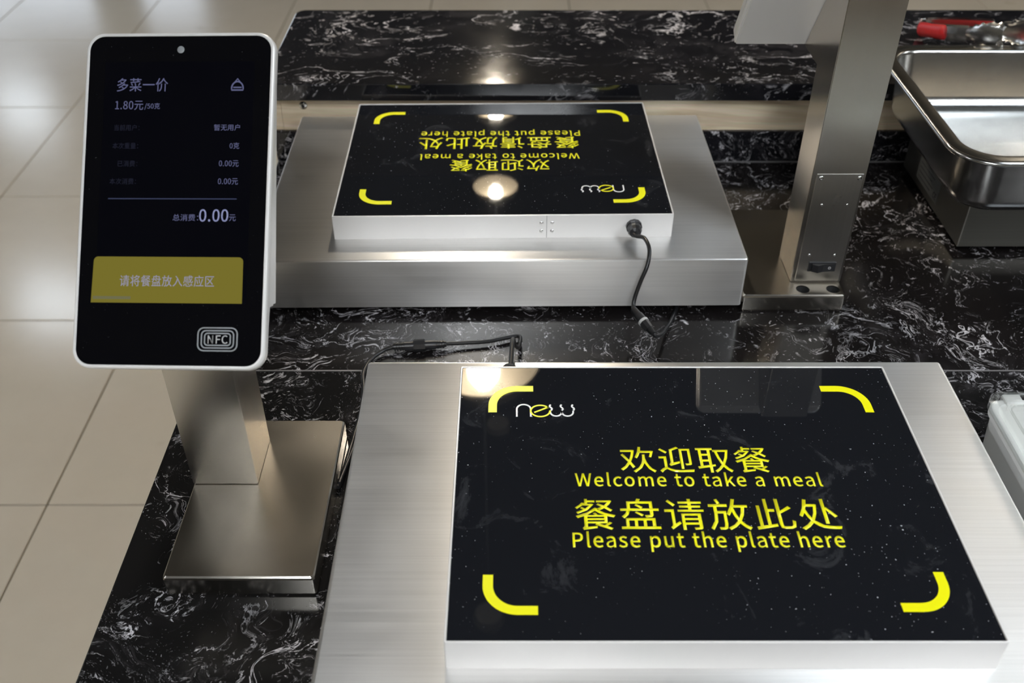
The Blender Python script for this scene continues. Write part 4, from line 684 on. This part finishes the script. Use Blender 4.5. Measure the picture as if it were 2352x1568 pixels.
u2 = Vector((-1, 0, 0)); up2 = Vector((0, -.559, .829)).normalized(); n2 = u2.cross(up2)
Hh = .205
dctr = Vector((.3745, 1.225, .299)) + up2 * (Hh / 2 - .004) + n2 * .0205
h2 = housing(t2, .186, Hh, frame_matrix(dctr, u2, up2, n2),
             [(.093, -.0095), (.093, -.0205), (-.0985, -.0205), (-.0985, -.0095)], .012)
put('screen_area', box(-.084, .084, -.085, .085, ZG - .00005, ZG + .00006), M['ui_area'], h2)

# ================================================================== CABLES
t = thing('data_cable', 'black cable curling from the left terminal to the near plate pad, joined by a plug', 'cable', (-.11, .98, 0))
L0 = t.location
def rel(p): return (p[0] - L0[0], p[1] - L0[1], p[2] - L0[2])
cr = .0026
put('wire', tube(spline([rel(p) for p in ((-.1845, .7385, .006), (-.1820, .760, .004), (-.1775, .820, .003), (-.1745, .865, .003), (-.1765, .905, .003), (-.1800, .930, .003), (-.1740, .955, .004), (-.1600, .971, .006), (-.1480, .9765, .0078))]), cr, 10), M['rubber'], t)
put('wire', tube(spline([rel(p) for p in ((-.1830, .7420, .0085), (-.1760, .800, .003), (-.1690, .850, .003), (-.1725, .885, .003), (-.1745, .915, .003), (-.1700, .9450, .003))]), cr * .8, 8), M['rubber'], t)
put('wire', tube(spline([rel(p) for p in ((-.0815, .9830, .0080), (-.060, .9860, .0070), (-.030, .9900, .006), (-.008, .9970, .006), (.0055, 1.0010, .006), (.0112, .9960, .008), (.0107, .9780, .012), (.0085, .9550, .024), (.0045, .9330, .045), (.0025, .905, .0750), (.0015, .880, .0930), (.0005, .850, .0985), (-.0005, .825, .1020), (-.0012, .8215, .1024))]), cr, 10), M['rubber'], t)
a = Vector((-.1480, .9768, .0078)); b = Vector((-.0815, .9830, .0078)); d = b - a
def seg(i, j, r0, r1=None, mat='rubber', name='plug_sleeve', n=18, sm=True):
    r1 = r1 or r0
    return put(name, tube([rel(a + d * (i + (j - i) * q / 4)) for q in range(5)], lambda s_: r0 + (r1 - r0) * s_, n, sm), M[mat], t)
seg(0, .22, .0040, .0052); seg(.22, .40, .0062, .0062, 'plastic', 'plug_body'); seg(.385, .60, .0078, .0078, 'plastic', 'locking_ring', 8, False); seg(.60, .80, .0062, .0060, 'plastic', 'plug_body'); seg(.80, 1.0, .0054, .0040)
for i in (.03, .08, .13, .18, .83, .88, .93): seg(i, i + .022, .0058, .0058, 'rubber', 'strain_ring')
t = thing('data_cable', 'black cable hanging from the port of the back plate pad over the platform edge', 'cable', (.16, 1.03, 0)); L0 = t.location
put('wire', tube(spline([rel(p) for p in ((.1566, 1.0905, .1020), (.1600, 1.0850, .1025), (.1685, 1.072, .1075), (.1728, 1.052, .1035), (.1700, 1.038, .0890), (.1630, 1.031, .0715), (.1572, 1.026, .0530), (.1545, 1.020, .0420), (.1543, 1.012, .0390))]), cr, 10), M['rubber'], t)
a = Vector((.1540, 1.0125, .0395)); b = Vector((.1757, .9745, .0300)); d = b - a
seg(0, .25, .0044, .0050); seg(.25, .5, .0058, .0060, 'plastic', 'plug_body'); seg(.47, .55, .0068, .0068, 'silver_print', 'clamp_ring'); seg(.55, .80, .0066, .0056, 'plastic', 'plug_body', 8, False); seg(.80, 1.0, .0048, .0034)
put('wire', tube(spline([rel(p) for p in ((.1750, .9758, .0300), (.1800, .9760, .0250), (.1890, .9900, .0180), (.1995, 1.0170, .0080), (.2080, 1.0370, .0036), (.2220, 1.080, .0030), (.2300, 1.160, .0030))]), cr, 10), M['rubber'], t)

# ================================================================== FOOD PAN ON ITS WARMER
wbx = thing('pan_warmer', 'plain grey steel box with a small rating sticker, under the food pan', 'warmer', (.85, 1.33, 0))
put('steel_case', box(-.2135, .25, -.1260, .120, .010, .1235, .0015), M['warmer'], wbx)
for x in (-.17, .20):
    for y in (-.10, .09): put('foot', lathe([(0, 0), (.012, 0), (.013, .010), (0, .011)], 16), M['rubber'], wbx, (x, y, 0))
st = put('rating_sticker', box(-.2141, -.2134, -.028, .062, .022, .056), M['sticker'], wbx)
bm = bmesh.new()
for i in range(4): add_box(bm, -.2143, -.2140, -.004 + (i % 2) * .008, .056, .050 - i * .0075, .0516 - i * .0075)
put('printed_lines', mesh(bm), M['gap'], st)
o = lettering('lettering', 'CE', -.006, .006, 0, .0095, 0, M['gap'], st, 8, .0002, None, .0002); o.location = (-.2142, -.016, .026); o.rotation_euler = (R(90), 0, R(-90))
fp = thing('food_pan', 'deep rectangular stainless steel food pan with rounded rim, on the right of the counter', 'pan', (.80, 1.26, .1240))
def RR(x0, x1, y0, y1, r, z, n=10): return [(x, y, z) for x, y in rrect(x0 - .80, x1 - .80, y0 - 1.26, y1 - 1.26, r, n)]
X0, X1, Y0, Y1 = .5400, 1.07, 1.0727, 1.4470
rings = []
def ring(q, r, z): rings.append(RR(X0 + q, X1 - q, Y0 + q, Y1 - q, r, z))
for q, r, z in ((.060, .026, .0006), (.046, .036, .0008), (.034, .041, .004), (.0285, .044, .012), (.026, .046, .020), (.0215, .046, .076), (.0205, .046, .0825), (.002, .056, .0845), (.0, .058, .0828), (-.0010, .059, .0845), (.0, .058, .0872), (.002, .057, .0885),
                (.0040, .056, .0872), (.0055, .055, .0878), (.0065, .054, .0880), (.0188, .0445, .0881), (.0198, .044, .0880), (.0215, .042, .0868), (.0228, .041, .083), (.0275, .040, .020), (.031, .038, .012), (.038, .033, .0045), (.050, .024, .0022), (.068, .018, .0018)): ring(q, r, z)
put('pan_shell', loft(rings, True, True, ang=60), M['pan'], fp)

# ================================================================== TONGS
tg = thing('serving_tongs', 'steel serving tongs with a red grip, resting across the far rim of the food pan', 'tongs', (.70, 1.63, .1453))
P0 = Vector((.700, 1.662, .1580)); P1 = Vector((.7335, 1.524, .2020)); ax = (P1 - P0); LN = ax.length; ax.normalize()
sd = Vector((0, 0, 1)).cross(ax).normalized(); vt = ax.cross(sd).normalized()
def tp(s_, o_, h): return P0 + ax * (s_ * LN) + sd * o_ + vt * h - tg.location
def channel(o0, o1, hw, name, lift):
    """U-shaped arm, open on the inner side"""
    rings = []
    for i in range(15):
        s_ = i / 14; o_ = o0 + (o1 - o0) * math.sin(s_ * math.pi / 2); h_ = hw * (1.0 + .25 * s_) ; sg = 1 if o1 > 0 else -1
        z_ = lift
        rings.append([tp(s_, o_, -h_ + z_), tp(s_, o_ + sg * .004, -h_ * .8 + z_), tp(s_, o_ + sg * .0055, 0 + z_), tp(s_, o_ + sg * .004, h_ * .8 + z_), tp(s_, o_, h_ + z_), tp(s_, o_ + sg * .003, h_ * .7 + z_), tp(s_, o_ + sg * .0043, z_), tp(s_, o_ + sg * .003, -h_ * .7 + z_)])
    return put(name, loft(rings, True, True), M['tongs'], tg)
channel(.003, .020, .0110, 'arm', .005); channel(-.003, -.020, .0110, 'arm', -.002)
# red sleeve round the nearer arm
rings = []
for s_, k_ in ((.0, .6), (.015, .9), (.05, 1.0), (.28, .92), (.53, 1.0), (.60, .95), (.62, .7)):
    o_ = -.003 - .017 * math.sin(s_ * math.pi / 2) - .003
    rings.append([tp(s_, o_ + .0072 * k_ * math.cos(R(a)), -.002 +   .0122 * k_ * math.sin(R(a))) for a in range(0, 360, 24)])
put('red_grip', loft(rings, True, True, ang=60), M['red'], tg)
o = put('pivot_ring', tube([tp(-.01, 0, .004) + Vector((.0062 * math.cos(R(a)), .0, .0062 * math.sin(R(a)) + .004)) for a in range(0, 361, 20)], .0013, 8), M['tongs'], tg)
put('pivot_pin', tube([tp(.03, -.006, .002), tp(.03, .008, .002)], .0028, 12), M['tongs'], tg)
for sg in (-1, 1):
    rings = []
    for i in range(13):
        s_ = 1 + i / 12 * .56; f_ = i / 12; wv = .0018 * math.sin(i * math.pi * .75)
        half = .0095 + .010 * math.sin(min(1, f_ * 1.25) * math.pi / 2) + wv
        if i == 12: half *= .72
        o_ = sg * (.020 + .007 * math.sin(f_ * math.pi))
        row = []
        for a in range(-80, 81, 20): row.append(tp(s_, o_ + sg * .006 * math.cos(R(a)), half * math.sin(R(a))))
        for a in range(80, -81, -20): row.append(tp(s_, o_ + sg * (.006 * math.cos(R(a)) - .0014), half * math.sin(R(a)) * .93))
        rings.append(row)
    put('scalloped_head', loft(rings, True, True, ang=60), M['tongs'], tg)

# ================================================================== WHITE BOX WITH CLEAR LID
bx = thing('storage_box', 'white plastic box with a clear lid, at the right edge beside the near platform', 'box', (.64, .60, 0))
def rb(q, r, z): return [(x, y, z) for x, y in rrect(-.150 + q, .18 - q, -.185 + q, .175 - q, r, 6)]
rings = [rb(.012, .012, .001), rb(.009, .014, .004), rb(.003, .016, .088), rb(.0, .018, .090), rb(.0, .018, .097), rb(.002, .017, .098), rb(.007, .015, .098), rb(.0085, .014, .096), rb(.0115, .013, .010), rb(.015, .012, .006)]
put('tub', loft(rings, True, True), M['white_plastic'], bx)
rings = [rb(.0015, .016, .0985), rb(-.0012, .018, .0985), rb(-.0012, .018, .1060), rb(.003, .017, .1085), rb(.012, .014, .1085), rb(.015, .013, .1030), rb(.0165, .012, .1030), rb(.0135, .013, .1098), rb(.003, .018, .1100), rb(-.0028, .019, .1065), rb(-.0028, .019, .0985)]
lid = loft(rings + [rings[0]], False, False)
put('lid_rim', lid, M['clear'], bx)
put('lid_pane', prism(rrect(-.1345, .1645, -.1695, .1595, .012, 5), .1030, .1045), M['clear'], bx)
put('latch', box(-.131, -.112, .166, .181, .088, .1005, .002, 2), M['white_plastic'], bx)
